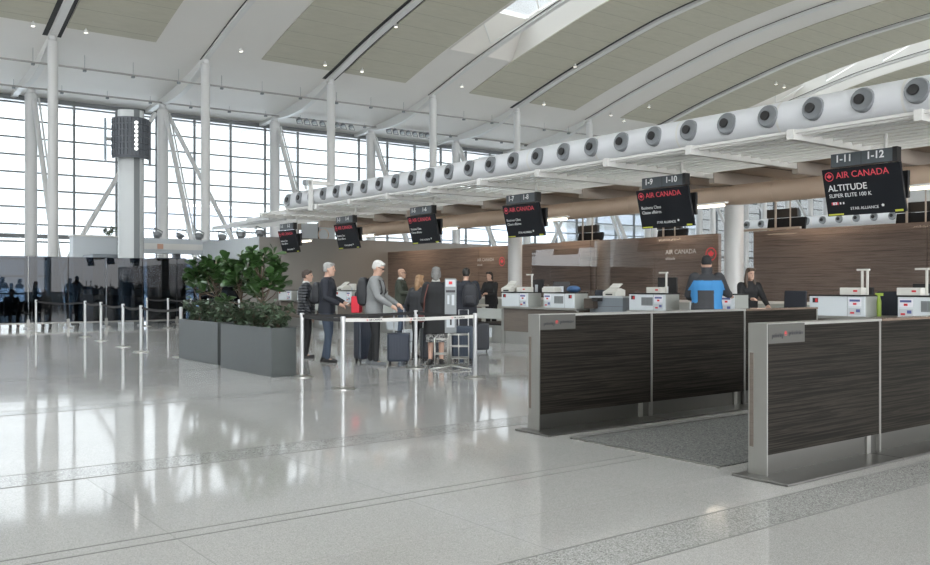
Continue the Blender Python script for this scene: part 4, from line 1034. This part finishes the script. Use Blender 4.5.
H_grey = cl('hair_grey', (.33, .33, .32), var=.3, vscale=40); H_dark = cl('hair_dark', (.012, .010, .009), .5); H_brown = cl('hair_brown', (.07, .045, .03), .5, var=.3, vscale=30); H_blond = cl('hair_blond', (.28, .17, .09), .5, var=.3, vscale=30); H_white = cl('hair_white', (.50, .50, .48), var=.2, vscale=40); H_short = cl('hair_short', (.06, .045, .038), .7); H_gdark = cl('hair_pepper', (.17, .17, .165), var=.4, vscale=50)
W_wht = cl('shirt_white', (.5, .5, .5)); W_blue = cl('jacket_blue', (.035, .20, .45))
W_skirt = speckle('skirt_print', [(0, (.03, .03, .03)), (.5, (.2, .21, .21)), (1, (.5, .5, .48))], 60, rough=.8)
S_shoe = cl('shoe_grey', (.12, .13, .14))
ff = lambda a: RIGHT+a
# 1 puffer jacket man
person(G(306.5, 358), ff(.15), 'man in black quilted puffer jacket beside the planter, facing right', 1.72, top=W_puff, bottom=W_black, hair=H_short, head_yaw=-.15, collar=W_wht, armR=((.25, -.03, 1.14), (.27, .10, .86)), bulk=1.34)
# 2 dark jacket, grey hair
person(G(327, 362), ff(-.1), 'grey-haired man in dark jacket and jeans holding papers, facing right', 1.84, top=W_navy, bottom=W_jeans, hair=H_grey, armR=((.25, .03, 1.14), (.20, .26, 1.03)), armL=((-.25, .03, 1.14), (-.17, .26, 1.05)), step=.05, bulk=1.1, lean=.03)
# 3 grey sweater man
person(G(374, 364.5), ff(-.12), 'white-haired man in grey sweater wearing a black backpack, looking down', 1.86, top=W_grey, bottom=W_black, hair=H_white, head_pitch=.38, glasses=True, shoe=S_shoe, armR=((.27, .10, 1.15), (.24, .34, 1.0)), armL=((-.24, .12, 1.15), (-.16, .36, 1.02)), step=.07, lean=.08, bulk=1.12)
# 4 olive jacket
p4 = (12.75, atX(401, 12.75))
person(p4, ff(-.2), 'shaven-headed man in olive jacket and sunglasses at the far counter', 1.86, top=W_olive, bottom=W_jeans, skin=M_skin2, hairstyle='bald', glasses=True, armR=((.25, .08, 1.15), (.18, .34, 1.14)), armL=((-.24, .08, 1.15), (-.16, .36, 1.14)), bulk=1.12, collar=W_wht)
# 5 blonde woman
person(G(419, 358), AWAY-.5, 'fair-haired woman in dark jacket partly hidden behind the grey-haired woman', 1.62, female=True, top=W_char, bottom=W_black, hair=H_blond, hairstyle='long', bulk=1.15)
# 6 woman skirt
person(G(436, 364), AWAY-.05, 'grey-haired woman in long black coat and patterned skirt, seen from behind', 1.75, female=True, top=W_black, skirt=W_skirt, hair=H_gdark, hairstyle='bob', coat=True, bare=True, collar=cl('scarf_pale', (.42, .42, .40)), armR=((.24, .0, 1.12), (.20, .18, .98)), armL=((-.24, .0, 1.12), (-.2, .16, .98)), bulk=1.1)
# 7 dark coat man
person(G(466, 353), AWAY-.05, 'dark-haired man in dark navy coat seen from behind at the counter', 1.78, top=W_navy, bottom=W_jeans, hair=H_dark, armR=((.26, .10, 1.15), (.2, .32, 1.1)), armL=((-.26, .05, 1.15), (-.22, .28, 1.05)), coat=True, bulk=1.2)
# 8 agent dark hair
person((15.7, atX(491.5, 15.7)), PI+.35, 'dark-haired agent in black uniform behind the far counter', 1.80, female=True, top=W_black, bottom=W_black, hair=H_dark, hairstyle='bob', lean=.12, armR=((.22, .14, 1.15), (.12, .34, 1.12)), armL=((-.22, .14, 1.15), (-.10, .34, 1.16)))
# 9 blue jacket
p9 = (12.8, atX(708.5, 12.85))
t9 = person(p9, AWAY-.12, 'man in black beanie and blue and charcoal jacket leaning at the counter, back view', 1.92, top=W_char, bottom=W_black, hair=H_dark, beanie=W_black, collar=W_char, armR=((.33, .16, 1.18), (.46, .52, 1.13)), armL=((-.27, .10, 1.14), (-.20, .34, 1.08)), bulk=1.32)
# 10 agent woman
person((15.15, atX(748, 15.15)), PI+.95, 'long-haired female agent in black uniform leaning on the counter by the column', 1.76, female=True, top=W_black, bottom=W_black, hair=H_brown, hairstyle='long', head_yaw=.25, lean=.15, armL=((-.26, .16, 1.13), (-.24, .42, 1.02)), armR=((.24, .22, 1.15), (.12, .50, 1.15)))
# blue yoke on the beanie man's jacket
def patch_blue():
    jk = [c for c in kids(t9) if c.name.startswith('jacket')][0]; me = jk.data; me.materials.append(W_blue)
    for p in me.polygons:
        c = p.center
        if abs(c.x) < .30 and c.y < .06:
            if 1.22 < c.z < 1.37 and abs(c.x) < .22+.5*(1.37-c.z): p.material_index = 1
            elif .90 < c.z <= 1.24 and .09 < c.x < .25 and c.y < .03: p.material_index = 1
            elif 1.02 < c.z <= 1.24 and -.25 < c.x < -.16 and c.y < .03: p.material_index = 1
patch_blue()
# silhouettes behind the smoked glass
person((atY(76, 34.5), 34.5), PI, 'person in pale shirt standing behind the smoked glass left of the tower', 1.66, top=W_wht, bottom=W_black, hair=H_dark, armR=((.24, .1, 1.15), (.18, .35, 1.15)))
def bench(x, y, lab):
    t = thing('waiting_bench', lab, 'bench', (x, y, 0)); MB().box(-.9, .9, -.25, .22, .37, .42).build('seat', W_black, t, bevel=.02); MB().box(-.9, .9, .22, .27, .42, .85).build('backrest', W_black, t, bevel=.02)
    for sx_ in (-.8, .8): MB().box(sx_-.03, sx_+.03, -.2, .24, 0, .37).build('leg', M_steel, t)
xb = atY(24, 34.6); bench(xb, 34.6, 'dark waiting bench behind the smoked glass at the far left')
person((atY(11, 34.6), 34.5), -PI/2, 'seated person in dark clothes behind the smoked glass, farthest left', 1.72, top=W_black, bottom=W_black, hair=H_dark, seated=True)
person((atY(43, 34.6), 34.5), -PI/2, 'seated person in dark clothes behind the smoked glass, nearer the column', 1.72, top=W_char, bottom=W_black, hair=H_dark, seated=True)
# carried things
def backpack(loc, z, face, lab, mat, s=1.0):
    t = thing('backpack', lab, 'backpack', (loc[0], loc[1], z), face-PI/2); t.scale = (s, s, s)
    b = MB(); b.rings([ering((0, 0, zz), rx, ry, 18, .7) for zz, rx, ry in ((0, .10, .06), (.03, .15, .10), (.15, .165, .115), (.30, .155, .105), (.40, .13, .085), (.46, .08, .05))]); remesh(b, 'pack_body', mat, t, .012)
    b = MB(); b.rings([ering((0, -.09, zz), rx, ry, 14, .7) for zz, rx, ry in ((.04, .09, .03), (.08, .11, .05), (.2, .10, .05), (.23, .07, .03))]); remesh(b, 'front_pocket', mat, t, .012)
    for sd in (-1, 1): MB().tube([(sd*.09, .08, .42), (sd*.12, .16, .46), (sd*.13, .30, .40), (sd*.14, .34, .22), (sd*.15, .22, .08), (sd*.13, .08, .05)], .016, 8).build('shoulder_strap', M_black, t, smooth=True)
def behind(px, py, face, d, side=0):
    x, y = G(px, py); return (x-math.cos(face)*d+math.sin(face)*side, y-math.sin(face)*d-math.cos(face)*side)
M_pack = cl('pack_black', (.018, .020, .024), .6)
f3 = ff(-.12); backpack(behind(374, 364.5, f3, .19), 1.06, f3, 'black backpack on the back of the man in the grey sweater', M_pack, 1.1)
f2 = ff(-.1); backpack(behind(327, 362, f2, .19), 1.08, f2, 'dark backpack on the back of the grey-haired man in jeans', M_pack, .88)
f7 = AWAY-.05; x, y = behind(466, 353, f7, .22, .10); backpack((x, y), .98, f7, 'dark backpack slung on the man in the dark navy coat', cl('pack_navy', (.016, .018, .024), .6), 1.05)
t = thing('shoulder_bag', 'bright red shoulder bag hanging below the black backpack', 'bag', (*behind(374, 364.5, f3, .34), .93), f3)
MB().box(-.05, .10, -.14, .14, 0, .30).build('bag_body', cl('bag_red', (.55, .02, .04), .6), t, bevel=.02); MB().tube([(0, .1, .29), (.1, .06, .5), (.2, 0, .55)], .012, 6).build('bag_strap', cl('bag_red2', (.4, .02, .03), .6), t)
x, y = G(327, 362); t = thing('travel_papers', 'folded white papers in the hand of the grey-haired man', 'papers', (x+math.cos(f2)*.36, y+math.sin(f2)*.36-.06, 1.08), f2)
q = MB(); q.T = Matrix.Rotation(-.6, 4, 'Y'); q.box(-.02, .14, -.05, .05, -.004, .004); q.build('paper_sheet', M_white, t)
x, y = p4; t = thing('travel_papers', 'dark passport folder held by the olive jacket man', 'papers', (x+math.cos(ff(-.2))*.46, y+math.sin(ff(-.2))*.46, 1.20), ff(-.2)); MB().box(-.06, .08, -.08, .08, 0, .012).build('folder', W_char, t)
x, y = G(436, 364); fa = AWAY-.05
t = thing('shoulder_bag', 'brown shoulder bag strap and pouch on the woman in the black coat', 'bag', (x, y, 0), fa-PI/2)
MB().tube([(-.13, -.145, 1.44), (-.19, -.17, 1.2), (-.21, -.16, .95)], .010, 6).build('bag_strap', cl('strap_brown', (.16, .05, .035), .6), t, smooth=True)
MB().box(-.30, -.20, -.20, -.02, .76, .95).build('bag_body', cl('bag_maroon', (.10, .02, .02), .5), t, bevel=.02)

# ------------------------------------------------------------------ light
SKY_H, SKY_Z, SKY_G = 1.9, 17.0, 15.0
w = bpy.data.worlds.new('sky'); S.world = w; w.use_nodes = True; nt = w.node_tree; bg = nt.nodes['Background']
bg.inputs[0].default_value = (.965, .98, 1.0, 1)
# overcast sky: zenith brighter than the horizon, and brightest around the veiled sun behind the hall
tc = nt.nodes.new('ShaderNodeTexCoord'); sp = nt.nodes.new('ShaderNodeSeparateXYZ'); nt.links.new(tc.outputs['Generated'], sp.inputs[0])
def mth(op, a, b=None, clamp=False):
    m = nt.nodes.new('ShaderNodeMath'); m.operation = op; m.use_clamp = clamp
    for i, q_ in enumerate((a, b)):
        if q_ is None: continue
        if isinstance(q_, (int, float)): m.inputs[i].default_value = q_
        else: nt.links.new(q_, m.inputs[i])
    return m.outputs[0]
zen = mth('MULTIPLY', mth('POWER', mth('MAXIMUM', sp.outputs[2], 0.0), 1.7), SKY_Z)
dt = nt.nodes.new('ShaderNodeVectorMath'); dt.operation = 'DOT_PRODUCT'; nt.links.new(tc.outputs['Generated'], dt.inputs[0]); dt.inputs[1].default_value = (-.35, -.80, .49)
glow = mth('MULTIPLY', mth('POWER', mth('MAXIMUM', dt.outputs['Value'], 0.0), 2.0), SKY_G)
nt.links.new(mth('ADD', mth('ADD', zen, glow), SKY_H), bg.inputs[1])
sd = bpy.data.lights.new('hazy_sun', 'SUN'); sd.energy = 2.0; sd.angle = .6; sd.color = (1, .97, .92)
so = bpy.data.objects.new('hazy_sun', sd); COL.objects.link(so); so.rotation_euler = (math.radians(50), 0, math.radians(160))
for Y in [BY[k]+.48 for k in (5, 7, 9, 11, 13, 15)]:
    a = bpy.data.lights.new('soffit_lamp', 'AREA'); a.energy = 48; a.color = (1, .78, .58); a.size = .5; a.shape = 'DISK'
    o = bpy.data.objects.new('soffit_lamp', a); COL.objects.link(o); o.location = (17.9, Y+.55, 3.72); o.rotation_euler = (0, math.radians(-25), 0)
vs = S.view_settings; vs.view_transform = 'Standard'; vs.look = 'None'; vs.gamma = 1; vs.exposure = -0.38; vs.use_curve_mapping = False
S.cycles.max_bounces = 10; S.cycles.diffuse_bounces = 5; S.cycles.glossy_bounces = 4; S.cycles.transparent_max_bounces = 16
S.cycles.caustics_reflective = False; S.cycles.caustics_refractive = False; S.cycles.sample_clamp_indirect = 6
try: S.cycles.use_denoising = True; S.cycles.denoiser = 'OPENIMAGEDENOISE'
except Exception: pass
